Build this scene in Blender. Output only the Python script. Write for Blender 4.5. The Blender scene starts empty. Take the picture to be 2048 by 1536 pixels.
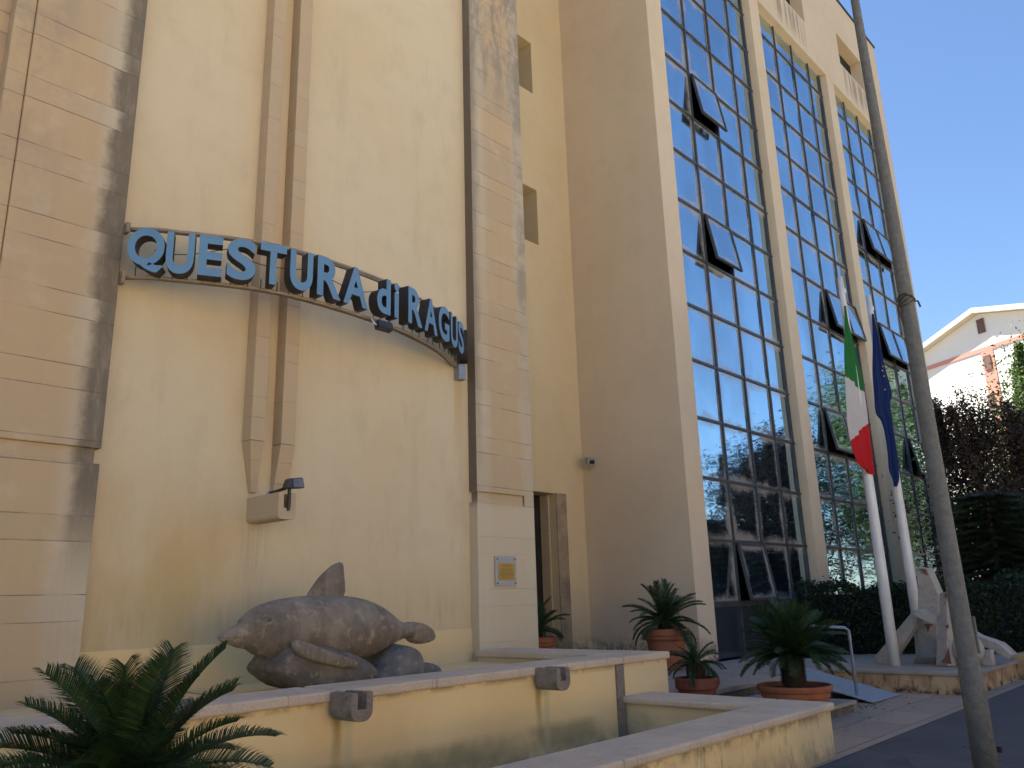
import bpy, bmesh, math, random
from mathutils import Vector, Matrix
rad = math.radians
random.seed(7)
S = bpy.context.scene
C = S.collection
# ------------------------------------------------------------------ camera
cam_d = bpy.data.cameras.new('camera'); cam = bpy.data.objects.new('camera', cam_d); C.objects.link(cam)
Zen = Vector((-178., 6085., -1625.)).normalized()
Xa = Vector((1553., -389., -1625.)); Xa = (Xa - Xa.dot(Zen)*Zen).normalized()
Ya = Zen.cross(Xa)
cam.matrix_world = Matrix((tuple(Xa)+(0,), tuple(Ya)+(0,), tuple(Zen)+(1.6,), (0,0,0,1)))
cam_d.sensor_width = 36; cam_d.lens = 1625/2048*36; cam_d.clip_start = .05; cam_d.clip_end = 1500
S.camera = cam
# ------------------------------------------------------------------ light
SUN_AZ, SUN_EL = rad(95), rad(62)      # azimuth counter-clockwise from +X
W = bpy.data.worlds.new('World'); S.world = W; W.use_nodes = True
nt = W.node_tree; bg = nt.nodes['Background']
sky = nt.nodes.new('ShaderNodeTexSky'); sky.sky_type = 'NISHITA'; sky.sun_disc = False
sky.sun_elevation = SUN_EL; sky.sun_rotation = rad(90)-SUN_AZ
sky.air_density = 1.0; sky.dust_density = .25; sky.ozone_density = 6.0
nt.links.new(sky.outputs[0], bg.inputs[0]); bg.inputs[1].default_value = .05
sd = bpy.data.lights.new('sun', 'SUN'); sd.energy = 5.0; sd.angle = rad(.5); sd.color = (1, .93, .82)
sun = bpy.data.objects.new('sun', sd); C.objects.link(sun)
sdir = Vector((math.cos(SUN_AZ)*math.cos(SUN_EL), math.sin(SUN_AZ)*math.cos(SUN_EL), math.sin(SUN_EL)))
sun.rotation_euler = sdir.to_track_quat('Z', 'Y').to_euler(); sun.location = (0, 0, 40)
S.view_settings.view_transform = 'Standard'; S.view_settings.look = 'None'
S.view_settings.exposure = 2.15; S.view_settings.gamma = 1

# ------------------------------------------------------------------ node helper
class NT:
    def __init__(s, name):
        s.m = bpy.data.materials.new(name); s.m.use_nodes = True; s.t = s.m.node_tree
        s.b = s.t.nodes['Principled BSDF']; s.out = s.t.nodes['Material Output']
        s._p = None
    def put(s, inp, v):
        if isinstance(v, bpy.types.NodeSocket): s.t.links.new(v, inp)
        elif v is not None:
            if isinstance(v, tuple) and len(v) == 3 and inp.type == 'RGBA': v = v+(1,)
            inp.default_value = v
    def node(s, typ, ins=(), **kw):
        n = s.t.nodes.new(typ)
        for k, v in kw.items(): setattr(n, k, v)
        for k, v in (ins.items() if isinstance(ins, dict) else enumerate(ins)): s.put(n.inputs[k], v)
        return n
    def pos(s):
        if s._p is None:
            g = s.node('ShaderNodeNewGeometry'); x = s.node('ShaderNodeSeparateXYZ', [g.outputs['Position']])
            s._p = (g.outputs['Position'], x.outputs[0], x.outputs[1], x.outputs[2], g)
        return s._p
    def m_(s, op, a, b=0, c=0):
        n = s.node('ShaderNodeMath', operation=op); s.put(n.inputs[0], a); s.put(n.inputs[1], b)
        s.put(n.inputs[2], c); return n.outputs[0]
    def vec(s, scale=(1,1,1), src=None):
        n = s.node('ShaderNodeMapping'); s.put(n.inputs[0], src or s.pos()[0]); n.inputs[3].default_value = scale; return n.outputs[0]
    def noise(s, sc, det=4, rough=.55, v=None, dist=0):
        n = s.node('ShaderNodeTexNoise'); s.put(n.inputs['Vector'], v or s.pos()[0])
        n.inputs['Scale'].default_value = sc; n.inputs['Detail'].default_value = det
        n.inputs['Roughness'].default_value = rough; n.inputs['Distortion'].default_value = dist
        return n.outputs[0]
    def sm(s, v, a, b, lo=0, hi=1):          # smooth step
        n = s.node('ShaderNodeMapRange', interpolation_type='SMOOTHSTEP'); s.put(n.inputs[0], v)
        for i, q in enumerate((a, b, lo, hi)): s.put(n.inputs[i+1], q)
        return n.outputs[0]
    def mix(s, f, a, b, mode='MIX'):
        n = s.node('ShaderNodeMix', data_type='RGBA', blend_type=mode); s.put(n.inputs[0], f)
        s.put(n.inputs[6], a); s.put(n.inputs[7], b); return n.outputs[2]
    def bump(s, h, st=.3, d=.02):
        n = s.node('ShaderNodeBump'); n.inputs['Strength'].default_value = st; n.inputs['Distance'].default_value = d
        s.put(n.inputs['Height'], h); s.t.links.new(n.outputs[0], s.b.inputs['Normal']); return n
    def fin(s, col=None, rough=.8, metal=0, spec=None):
        s.put(s.b.inputs['Base Color'], col); s.put(s.b.inputs['Roughness'], rough); s.put(s.b.inputs['Metallic'], metal)
        if spec is not None: s.put(s.b.inputs['Specular IOR Level'], spec)
        return s.m
MUL = lambda n, *a: __import__('functools').reduce(lambda x, y: n.m_('MULTIPLY', x, y), a)
def band(n, v, a, b, e=.05):                 # 1 inside a..b
    return n.m_('MULTIPLY', n.sm(v, a-e, a+e), n.sm(v, b-e, b+e, 1, 0))

def simple(name, c1, c2, sc=4, rough=.7, bump=.2, bsc=60, metal=0, spec=None, obj=False, bd=.005):
    n = NT(name); v = None
    if obj: v = n.node('ShaderNodeTexCoord').outputs['Object']
    f = n.sm(n.noise(sc, 5, v=v), .3, .7); col = n.mix(f, c1, c2)
    if bump: n.bump(n.noise(bsc, 4, v=v), bump, bd)
    return n.fin(col, rough, metal, spec)

def plaster(name, base, alt, dark, streak=.35, low=None, tint=0):
    n = NT(name); P, X, Y, Z, g = n.pos()
    f = n.sm(n.noise(.35, 6, .6), .34, .68); col = n.mix(f, base, alt)
    v = n.vec((3.2, 3.2, .22)); st = n.sm(n.noise(1.1, 6, .65, v=v), .5, .78)
    col = n.mix(MUL(n, st, streak), col, dark)
    f2 = n.sm(n.noise(2.2, 5, .6), .45, .75); col = n.mix(n.m_('MULTIPLY', f2, .3), col, dark)
    if low: col = low(n, col)
    h = n.m_('ADD', n.noise(55, 4), n.m_('MULTIPLY', n.noise(6, 3), 1.5))
    n.bump(h, .22, .012)
    return n.fin(col, .9, spec=.2)

def low_main(n, col):
    P, X, Y, Z, g = n.pos()
    nz = n.noise(1.3, 5, .6, v=n.vec((1.6, 1, .6)))
    w = MUL(n, n.sm(Z, 3.6, 1.6), n.sm(nz, .32, .66), n.sm(X, 5.6, 4.0))
    col = n.mix(n.m_('MULTIPLY', w, .85), col, (.58, .385, .15))
    w = MUL(n, n.sm(Z, 2.4, 1.3), .55); col = n.mix(w, col, (.58, .455, .24))
    w = MUL(n, n.sm(n.noise(5, 4, .6, v=n.vec((2, 1, .35))), .45, .7), n.sm(Z, 2.1, 1.25), .55)
    col = n.mix(w, col, (.50, .36, .20))
    wob = n.m_('ADD', X, n.m_('MULTIPLY', n.m_('SUBTRACT', n.noise(1.4, 4), .5), .10))
    w = MUL(n, band(n, wob, 4.80, 5.12, .10), n.sm(Z, 1.2, 2.5), n.sm(Z, 2.62, 2.5), n.sm(n.noise(6, 4, v=n.vec((3, 1, .2))), .35, .7), .38); col = n.mix(w, col, (.36, .27, .17))
    w = MUL(n, band(n, wob, 8.15, 8.32, .05), n.sm(Z, 3.2, 4.85), n.sm(Z, 4.92, 4.85), .5); col = n.mix(w, col, (.55, .36, .15))
    w = MUL(n, n.sm(n.noise(1.7, 6, .7, v=n.vec((1.5, 1, .5))), .52, .72), .28); return n.mix(w, col, (.50, .39, .26))
M_WALL = plaster('cream_plaster', (.70, .58, .39), (.67, .535, .335), (.57, .46, .295), .4, low_main)
def low_tower(n, col):
    P, X, Y, Z, g = n.pos()
    w = MUL(n, n.sm(Z, .95, .35), n.sm(n.noise(6, 5, .7), .38, .6)); col = n.mix(w, col, (.05, .045, .04))
    # water stains running down from the high openings
    x2 = n.m_('MODULO', n.m_('SUBTRACT', X, 22.25), 5.9)
    v = n.vec((5, 1, .12)); s_ = n.sm(n.noise(1.6, 5, .7, v=v), .4, .62)
    w = MUL(n, band(n, Z, 19.7, 20.75, .35), n.sm(Z, 20.78, 20.7), s_, n.sm(x2, 0, .2), n.sm(x2, 2.7, 2.3), .75)
    return n.mix(w, col, (.23, .18, .16))
M_TOWER = plaster('tower_plaster', (.69, .56, .40), (.65, .52, .36), (.57, .455, .32), .18, low_tower)
M_REAR = plaster('rear_plaster', (.68, .54, .33), (.64, .50, .29), (.55, .44, .26), .2, low_tower)

def stone(name, edge=None):
    n = NT(name); P, X, Y, Z, g = n.pos()
    k = n.m_('DIVIDE', n.m_('SUBTRACT', Z, .04), .745); fl = n.m_('FLOOR', k); fr = n.m_('FRACT', k)
    up = n.m_('GREATER_THAN', fr, .33); bid = n.m_('ADD', n.m_('MULTIPLY', fl, 2), up)
    wn = n.node('ShaderNodeTexWhiteNoise', noise_dimensions='1D'); n.put(wn.inputs['W'], bid)
    xv = n.noise(1.5, 3, .5, v=n.vec((1, 1, .05)))
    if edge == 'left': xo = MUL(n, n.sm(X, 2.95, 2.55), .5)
    elif edge == 'right': xo = MUL(n, band(n, X, 8.78, 9.42, .12), .55)
    else: xo = n.m_('MULTIPLY', X, 0)
    f = n.sm(n.m_('ADD', xo, n.m_('ADD', n.m_('MULTIPLY', wn.outputs[0], .28), n.m_('MULTIPLY', xv, .75))), .40, .95)
    col = n.mix(f, (.59, .50, .35), (.565, .41, .235))
    wn2 = n.node('ShaderNodeTexWhiteNoise', noise_dimensions='1D'); n.put(wn2.inputs['W'], n.m_('ADD', bid, 31.7))
    col = n.mix(n.m_('MULTIPLY', wn2.outputs[0], .42), col, (.43, .345, .245))
    v = n.vec((7, 7, .35)); s1 = n.sm(n.noise(1.2, 6, .7, v=v), .42, .72); col = n.mix(n.m_('MULTIPLY', s1, .4), col, (.50, .36, .24))
    f3 = n.sm(n.noise(3, 5, .6), .5, .8); col = n.mix(n.m_('MULTIPLY', f3, .5), col, (.66, .54, .38))
    hb = n.noise(90, 3); j = n.m_('MINIMUM', n.m_('ABSOLUTE', n.m_('SUBTRACT', fr, .33)), n.m_('MINIMUM', fr, n.m_('SUBTRACT', 1, fr)))
    jm = n.m_('MULTIPLY', n.sm(j, .009, .003), n.sm(n.noise(2.5, 3), .35, .6, .12, 1))
    col = n.mix(n.m_('MULTIPLY', jm, .75), col, (.16, .12, .085))
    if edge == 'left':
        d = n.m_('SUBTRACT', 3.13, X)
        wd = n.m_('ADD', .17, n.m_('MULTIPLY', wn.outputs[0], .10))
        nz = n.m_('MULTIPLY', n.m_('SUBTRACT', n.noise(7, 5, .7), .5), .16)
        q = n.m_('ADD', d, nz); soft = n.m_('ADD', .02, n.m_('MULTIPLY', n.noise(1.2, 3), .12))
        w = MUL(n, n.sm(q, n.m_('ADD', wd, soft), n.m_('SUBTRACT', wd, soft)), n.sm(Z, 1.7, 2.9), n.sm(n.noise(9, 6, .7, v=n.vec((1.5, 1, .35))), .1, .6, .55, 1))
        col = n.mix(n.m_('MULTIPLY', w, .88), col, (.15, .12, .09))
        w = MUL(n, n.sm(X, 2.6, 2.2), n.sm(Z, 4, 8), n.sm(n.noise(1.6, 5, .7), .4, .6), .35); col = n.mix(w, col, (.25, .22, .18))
    if edge == 'right':
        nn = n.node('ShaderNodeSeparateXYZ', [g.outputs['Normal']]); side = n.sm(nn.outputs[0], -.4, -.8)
        d = n.m_('SUBTRACT', X, 8.45); nz = n.m_('MULTIPLY', n.m_('SUBTRACT', n.noise(4, 5, .7, v=n.vec((1, 1, .4))), .5), .3)
        q = n.m_('ADD', d, nz); w = MUL(n, n.sm(q, .2, .0), n.sm(Z, 2.9, 5.5), .6); col = n.mix(w, col, (.20, .165, .13))
        q2 = n.m_('ADD', n.m_('SUBTRACT', 9.56, X), nz); w = MUL(n, n.sm(q2, .16, .0), n.sm(Z, 4.0, 7.0), n.sm(n.noise(1.3, 5, .7), .35, .6), .55); col = n.mix(w, col, (.22, .19, .155))
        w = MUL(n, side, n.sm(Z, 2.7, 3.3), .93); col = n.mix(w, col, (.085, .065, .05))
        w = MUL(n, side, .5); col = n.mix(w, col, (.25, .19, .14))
        top = MUL(n, n.sm(Z, 9.2, 11.5), n.sm(n.noise(2, 6, .7, v=n.vec((2, 2, .7))), .42, .62), .7); col = n.mix(top, col, (.22, .195, .17))
        lowc = n.sm(Z, 3.1, 2.9, 0, .7); col = n.mix(lowc, col, (.66, .55, .38))
    if edge == 'rib':
        col = n.mix(.65, col, (.52, .375, .225))
    h = n.m_('SUBTRACT', n.m_('MULTIPLY', hb, .4), n.m_('MULTIPLY', jm, 1.2)); n.bump(h, .5, .012)
    return n.fin(col, .9, spec=.2)
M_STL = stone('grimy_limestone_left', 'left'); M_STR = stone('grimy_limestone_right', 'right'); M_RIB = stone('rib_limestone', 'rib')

def coping_mat():
    n = NT('coping_stone'); P, X, Y, Z, g = n.pos()
    col = n.mix(n.sm(n.noise(1.8, 5), .35, .7), (.64, .50, .36), (.55, .43, .31))
    col = n.mix(n.m_('MULTIPLY', n.sm(n.noise(70, 4, .7), .5, .7), .45), col, (.2, .165, .13))
    col = n.mix(n.m_('MULTIPLY', n.sm(n.noise(9, 6, .7, v=n.vec((1, 1, .3))), .55, .8), .5), col, (.16, .13, .10))
    jx = n.m_('ABSOLUTE', n.m_('SUBTRACT', n.m_('FRACT', n.m_('DIVIDE', X, 1.47)), .5))
    nn = n.node('ShaderNodeSeparateXYZ', [g.outputs['Normal']])
    n.bump(n.noise(50, 5, .7), .35, .012)
    return n.fin(n.mix(MUL(n, n.sm(jx, .003, .001), .5), col, (.12, .1, .08)), .85, spec=.25)
M_COP = coping_mat()
def fount_mat():
    n = NT('fountain_plaster'); P, X, Y, Z, g = n.pos()
    col = n.mix(n.sm(n.noise(.9, 5), .35, .7), (.80, .60, .30), (.74, .53, .26))
    b1 = MUL(n, band(n, n.m_('ADD', Z, n.m_('MULTIPLY', n.noise(1.5, 4), .12)), .2, .42, .06), n.sm(n.noise(1.3, 4), .35, .6), .75, n.sm(Y, 5.0, 5.6))
    col = n.mix(b1, col, (.31, .25, .12))
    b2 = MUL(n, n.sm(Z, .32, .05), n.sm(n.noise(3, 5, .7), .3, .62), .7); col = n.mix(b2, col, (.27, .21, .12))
    for xc in (4.16, 6.63):
        w = MUL(n, band(n, n.m_('ADD', X, n.m_('MULTIPLY', n.m_('SUBTRACT', n.noise(3), .5), .06)), xc-.05, xc+.03, .035), n.sm(Z, .1, .8), n.sm(Y, 5.0, 5.6), .75); col = n.mix(w, col, (.24, .16, .045))
        w = MUL(n, band(n, X, xc+.06, xc+.15, .03), n.sm(Y, 5.0, 5.6), .5); col = n.mix(w, col, (.52, .46, .28))
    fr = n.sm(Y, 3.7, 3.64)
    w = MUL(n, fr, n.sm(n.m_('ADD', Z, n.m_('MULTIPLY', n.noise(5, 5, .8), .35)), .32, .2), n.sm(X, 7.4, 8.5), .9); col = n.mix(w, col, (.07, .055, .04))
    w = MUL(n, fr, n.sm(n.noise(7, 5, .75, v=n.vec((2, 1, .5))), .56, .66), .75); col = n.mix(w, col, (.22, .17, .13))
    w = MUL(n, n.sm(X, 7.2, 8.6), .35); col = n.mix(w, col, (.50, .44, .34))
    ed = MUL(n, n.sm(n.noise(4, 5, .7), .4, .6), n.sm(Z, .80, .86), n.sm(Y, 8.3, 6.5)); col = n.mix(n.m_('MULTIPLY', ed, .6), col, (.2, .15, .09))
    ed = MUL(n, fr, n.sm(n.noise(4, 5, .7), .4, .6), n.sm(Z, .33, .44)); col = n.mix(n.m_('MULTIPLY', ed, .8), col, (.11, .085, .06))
    n.bump(n.noise(45, 4), .25, .01); return n.fin(col, .9, spec=.2)
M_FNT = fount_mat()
def plat_mat():
    n = NT('weathered_yellow_render'); P, X, Y, Z, g = n.pos()
    col = n.mix(n.sm(n.noise(2.5, 5), .35, .65), (.50, .37, .20), (.36, .21, .12))
    w = MUL(n, n.sm(n.noise(5, 6, .75), .45, .6), n.sm(Z, .14, .02)); col = n.mix(w, col, (.04, .035, .03))
    w = MUL(n, n.sm(n.noise(6, 5, .7, v=n.vec((2, 2, .4))), .52, .64), .7); col = n.mix(w, col, (.1, .075, .05))
    n.bump(n.noise(30, 5), .4, .015); return n.fin(col, .9, spec=.2)
M_PLAT = plat_mat()
def tile_mat():
    n = NT('stone_paving'); P, X, Y, Z, g = n.pos()
    br = n.node('ShaderNodeTexBrick', [P, (.40, .29, .21), (.33, .24, .175), (.13, .095, .07)], offset=.37)
    n.put(br.inputs['Vector'], n.vec((1, 1, 1), P)); br.inputs['Scale'].default_value = 1; br.inputs['Mortar Size'].default_value = .008
    br.inputs['Brick Width'].default_value = 1.15; br.inputs['Row Height'].default_value = .62
    col = n.mix(n.m_('MULTIPLY', n.sm(n.noise(1.4, 6, .65), .4, .7), .6), br.outputs[0], (.34, .27, .20))
    col = n.mix(MUL(n, n.sm(n.noise(12, 6, .7), .55, .75), .45), col, (.09, .07, .06))
    n.bump(n.m_('ADD', n.noise(35, 4), n.m_('MULTIPLY', br.outputs[1], -1.5)), .4, .01); return n.fin(col, .8, spec=.3)
M_TILE = tile_mat()
def asph_mat():
    n = NT('asphalt'); col = n.mix(n.sm(n.noise(.8, 6, .65), .35, .7), (.080, .074, .076), (.11, .10, .10))
    col = n.mix(MUL(n, n.sm(n.noise(120, 3, .7), .5, .7), .6), col, (.14, .135, .13))
    vo = n.node('ShaderNodeTexVoronoi', feature='DISTANCE_TO_EDGE'); n.put(vo.inputs['Vector'], n.node('ShaderNodeVectorMath', [n.pos()[0], n.node('ShaderNodeTexNoise', {'Scale': 1.6, 'Detail': 6.0}).outputs[1]], operation='ADD').outputs[0]); vo.inputs['Scale'].default_value = .7
    col = n.mix(MUL(n, n.sm(vo.outputs['Distance'], .012, .003), n.sm(n.noise(.6, 3), .45, .6), .6), col, (.03, .028, .028))
    col = n.mix(MUL(n, n.sm(n.noise(2.3, 6, .75), .6, .75), .5), col, (.05, .046, .045))
    n.bump(n.noise(150, 4, .8), .5, .008); return n.fin(col, .85, spec=.3)
M_ASPH = asph_mat()
M_SLAB = simple('entry_slab', (.34, .28, .23), (.27, .225, .185), 2.5, .8, .3, 60)
M_RISER = simple('rough_riser_stone', (.10, .08, .055), (.2, .16, .11), 14, .95, 1.0, 30, bd=.03)
M_TERRA = simple('terracotta', (.37, .125, .055), (.31, .10, .045), 5, .75, .25, 30, obj=True)
M_TERRAD = simple('dark_terracotta', (.20, .058, .03), (.15, .045, .028), 5, .75, .25, 30, obj=True)
M_SOIL = simple('potting_soil', (.03, .022, .015), (.06, .045, .03), 30, 1, 1, 40, bd=.03)
M_TRUNK = simple('shaggy_trunk', (.035, .025, .016), (.085, .06, .035), 30, 1, 1, 60, bd=.02)
M_BARK = simple('tree_bark', (.06, .045, .03), (.11, .085, .06), 12, 1, .8, 30, bd=.02)
M_METW = simple('white_painted_metal', (.72, .72, .70), (.64, .64, .62), 3, .35, .05)
M_METB = simple('dark_metal', (.02, .019, .018), (.035, .032, .03), 6, .5, .1)
M_LAMPB = simple('black_lamp_housing', (.028, .025, .03), (.05, .045, .05), 8, .45, .15)
M_GLASSL = simple('lamp_lens', (.12, .12, .14), (.2, .2, .22), 6, .2, 0)
M_FRAME = simple('window_frame_metal', (.038, .042, .046), (.06, .062, .064), 6, .45, .1)
M_RAIL = simple('bronze_rail', (.34, .27, .18), (.26, .20, .135), 6, .5, .1)
M_BLUE = simple('letter_face_blue', (.13, .27, .42), (.115, .245, .39), 3, .5, .03)
M_LSIDE = simple('letter_side_black', (.022, .02, .024), (.035, .03, .032), 9, .6, .1)
M_RAMP = simple('galvanised_ramp', (.26, .30, .36), (.30, .34, .39), 7, .55, .1, metal=.3)
M_CCTV = simple('camera_housing', (.42, .40, .40), (.38, .36, .36), 3, .5, .05)
M_PLATE = simple('plaque_panel', (.36, .35, .34), (.42, .41, .40), 4, .3, .05)
M_BRASS = simple('plaque_brass', (.50, .30, .05), (.42, .25, .045), 4, .5, .1, metal=.2)
M_INK = simple('engraved_ink', (.20, .12, .03), (.16, .1, .03), 4, .7, 0)
M_DARK = simple('dark_interior', (.012, .013, .014), (.02, .02, .02), 2, .9, 0)
M_WOODD = simple('door_void_dark', (.02, .018, .015), (.03, .027, .022), 6, .3, .1)
def grey_stone(name, a, b, d, sc=3):
    n = NT(name); v = n.node('ShaderNodeTexCoord').outputs['Object']
    col = n.mix(n.sm(n.noise(sc, 6, .6, v=v), .36, .64), a, b)
    col = n.mix(n.m_('MULTIPLY', n.sm(n.noise(sc*3.1, 6, .7, v=v), .52, .68), .8), col, d)
    nn = n.node('ShaderNodeSeparateXYZ', [n.pos()[4].outputs['Normal']])
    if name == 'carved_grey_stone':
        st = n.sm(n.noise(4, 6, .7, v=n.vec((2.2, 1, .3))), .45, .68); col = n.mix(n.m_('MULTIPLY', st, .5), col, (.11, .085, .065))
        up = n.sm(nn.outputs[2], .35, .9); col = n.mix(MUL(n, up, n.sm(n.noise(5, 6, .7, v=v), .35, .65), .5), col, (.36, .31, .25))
    n.bump(n.m_('ADD', n.noise(60, 5, .7, v=v), n.m_('ADD', n.noise(9, 3, v=v), n.m_('MULTIPLY', n.noise(26, 4, .6, v=v), 1.2))), .6, .018); return n.fin(col, .8, spec=.3)
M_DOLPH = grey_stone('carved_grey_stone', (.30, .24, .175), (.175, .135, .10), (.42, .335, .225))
M_ROCK = grey_stone('base_rock', (.22, .175, .13), (.14, .11, .085), (.33, .27, .19), 4)
M_WAVE = grey_stone('wave_rock', (.23, .205, .175), (.15, .13, .115), (.33, .30, .25), 5)
M_SPOUT = grey_stone('spout_stone', (.27, .225, .18), (.22, .18, .145), (.12, .1, .08), 5)
M_SCULP = grey_stone('sculpture_stone', (.46, .41, .35), (.38, .33, .28), (.30, .25, .20), 3)
M_RED = simple('faded_red_paint', (.20, .075, .06), (.15, .06, .05), 12, .8, .2)
M_POLE = grey_stone('galvanised_pole', (.17, .17, .155), (.135, .135, .125), (.22, .215, .19), 14)
M_POLE.node_tree.nodes['Principled BSDF'].inputs['Roughness'].default_value = .6
def leafmat(name, c1, c2, c3, trans=.25, rough=.55):
    n = NT(name); g = n.pos()[4]
    oi = g.outputs['Random Per Island']
    cr = n.node('ShaderNodeValToRGB'); n.put(cr.inputs[0], oi); e = cr.color_ramp.elements
    e[0].color = c1+(1,); e[1].color = c3+(1,); x = e.new(.5); x.color = c2+(1,)
    if name == 'cycad_green':
        ob = n.node('ShaderNodeObjectInfo').outputs['Random']
        c2_ = n.mix(n.sm(ob, .15, .95), n.mix(.45, cr.outputs[0], (.008, .016, .007)), cr.outputs[0]); c2_ = n.mix(MUL(n, n.sm(ob, .985, .99), .3), c2_, (.16, .12, .045))
        c2_ = n.mix(MUL(n, n.sm(oi, .965, .975), .8), c2_, (.20, .14, .06))
        n.t.links.new(c2_, n.b.inputs['Base Color']); n.b.inputs['Roughness'].default_value = rough; n.b.inputs['Specular IOR Level'].default_value = .25
    else: n.fin(cr.outputs[0], rough, spec=.25)
    t = n.node('ShaderNodeBsdfTranslucent'); n.put(t.inputs[0], cr.outputs[0])
    mx = n.node('ShaderNodeMixShader'); mx.inputs[0].default_value = trans
    n.t.links.new(n.b.outputs[0], mx.inputs[1]); n.t.links.new(t.outputs[0], mx.inputs[2]); n.t.links.new(mx.outputs[0], n.out.inputs[0])
    return n.m
M_CYC = leafmat('cycad_green', (.020, .042, .016), (.032, .068, .022), (.050, .095, .028), .15, .4)
M_PLUM = leafmat('plum_purple_leaf', (.030, .026, .016), (.058, .034, .027), (.10, .072, .045), .2)
M_GREEN = leafmat('green_leaf', (.035, .065, .018), (.06, .11, .03), (.11, .16, .045), .3)
M_DKGR = leafmat('conifer_green', (.016, .030, .015), (.026, .046, .022), (.045, .072, .032), .1)
M_HEDGE = leafmat('hedge_green', (.010, .019, .009), (.018, .032, .013), (.032, .052, .02), .12)
def glass_mat(name, tint, fac, dirt, film=(.30, .27, .25)):
    n = NT(name); uv = n.node('ShaderNodeUVMap').outputs[0]
    sx = n.node('ShaderNodeSeparateXYZ', [uv]); u, v = sx.outputs[0], sx.outputs[1]
    nz = n.noise(1.1, 5, .6); nzs = n.m_('MULTIPLY', n.m_('SUBTRACT', nz, .5), .5)
    ed = n.m_('MINIMUM', n.m_('MINIMUM', u, n.m_('SUBTRACT', 1, u)), n.m_('MINIMUM', v, n.m_('MULTIPLY', n.m_('SUBTRACT', 1, v), 1)))
    e = n.sm(n.m_('ADD', ed, nzs), .16, .0)
    # scratches
    sc = n.sm(n.noise(2.2, 7, .75, v=n.vec((2.2, 1, .7)), dist=1.5), .6, .72)
    d = n.m_('MAXIMUM', n.m_('MULTIPLY', e, dirt), n.m_('MULTIPLY', sc, dirt*.45))
    gl = n.node('ShaderNodeBsdfGlossy'); n.put(gl.inputs[0], n.mix(n.sm(n.noise(.55, 3, v=n.vec((1, 1, .6))), .35, .65), tint, tuple(c*.8 for c in tint)))
    n.put(gl.inputs['Roughness'], .035)
    bm = n.node('ShaderNodeBump'); bm.inputs['Strength'].default_value = .10; bm.inputs['Distance'].default_value = .03
    n.put(bm.inputs['Height'], n.noise(1.7, 1)); n.t.links.new(bm.outputs[0], gl.inputs['Normal'])
    n.fin(n.mix(n.noise(.7), (.02, .028, .038), (.035, .045, .055)), .6)
    mx = n.node('ShaderNodeMixShader', [fac]); n.t.links.new(n.b.outputs[0], mx.inputs[1]); n.t.links.new(gl.outputs[0], mx.inputs[2])
    df = n.node('ShaderNodeBsdfDiffuse'); n.put(df.inputs[0], film)
    m2 = n.node('ShaderNodeMixShader', [d]); n.t.links.new(mx.outputs[0], m2.inputs[1]); n.t.links.new(df.outputs[0], m2.inputs[2])
    n.t.links.new(m2.outputs[0], n.out.inputs[0]); return n.m
M_GLASS = glass_mat('filmed_blue_glass', (.68, .88, 1.0), .80, .55, (.50, .45, .40))
M_GLASD = glass_mat('dark_spandrel_glass', (.5, .6, .8), .28, .15, (.12, .12, .13))

# ------------------------------------------------------------------ object helpers
def wloc(o):
    l = Vector((0, 0, 0))
    while o: l += o.location; o = o.parent
    return l
def mk(name, bm, mats, parent=None, smooth=False, bevel=0, label=None, cat=None, group=None, kind=None):
    """bm in world coordinates -> ONE object with its origin at the base of its bounding box"""
    bm.normal_update()
    vs = [v.co for v in bm.verts]
    lo = Vector([min(v[i] for v in vs) for i in range(3)]); hi = Vector([max(v[i] for v in vs) for i in range(3)])
    base = Vector(((lo.x+hi.x)/2, (lo.y+hi.y)/2, lo.z))
    bmesh.ops.translate(bm, verts=bm.verts, vec=-base)
    me = bpy.data.meshes.new(name); bm.to_mesh(me); bm.free()
    o = bpy.data.objects.new(name, me); C.objects.link(o)
    for m in (mats if isinstance(mats, (list, tuple)) else [mats]): me.materials.append(m)
    if smooth: me.polygons.foreach_set('use_smooth', [True]*len(me.polygons))
    o.parent = parent; o.location = base - (wloc(parent) if parent else Vector((0, 0, 0)))
    if bevel:
        b = o.modifiers.new('b', 'BEVEL'); b.width = bevel; b.segments = 2; b.limit_method = 'ANGLE'; b.angle_limit = rad(40)
    tag(o, label, cat, group, kind); return o
def tag(o, label=None, cat=None, group=None, kind=None):
    for k, v in (('label', label), ('category', cat), ('group', group), ('kind', kind)):
        if v: o[k] = v
    return o
def thing(name, loc, label, cat, group=None, rz=0):
    o = bpy.data.objects.new(name, None); C.objects.link(o); o.location = loc; o.rotation_euler.z = rz
    o.empty_display_size = .2
    return tag(o, label, cat, group)
def B(): return bmesh.new()
def box(bm, x0, x1, y0, y1, z0, z1, mi=0):
    v = [bm.verts.new(p) for p in ((x0,y0,z0),(x1,y0,z0),(x1,y1,z0),(x0,y1,z0),(x0,y0,z1),(x1,y0,z1),(x1,y1,z1),(x0,y1,z1))]
    for f in ((0,3,2,1),(4,5,6,7),(0,1,5,4),(1,2,6,5),(2,3,7,6),(3,0,4,7)):
        bm.faces.new([v[i] for i in f]).material_index = mi
    return bm
def quad(bm, ps, mi=0):
    f = bm.faces.new([bm.verts.new(p) for p in ps]); f.material_index = mi; return f
def prism(bm, poly, d, mi=0):
    """poly: list of Vector; extruded by vector d, closed"""
    a = [bm.verts.new(p) for p in poly]; b = [bm.verts.new(Vector(p)+Vector(d)) for p in poly]
    n = len(a); fs = [bm.faces.new(a[::-1]), bm.faces.new(b)]
    for i in range(n): fs.append(bm.faces.new((a[i], a[(i+1)%n], b[(i+1)%n], b[i])))
    for f in fs: f.material_index = mi
    bmesh.ops.recalc_face_normals(bm, faces=fs); return bm
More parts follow.
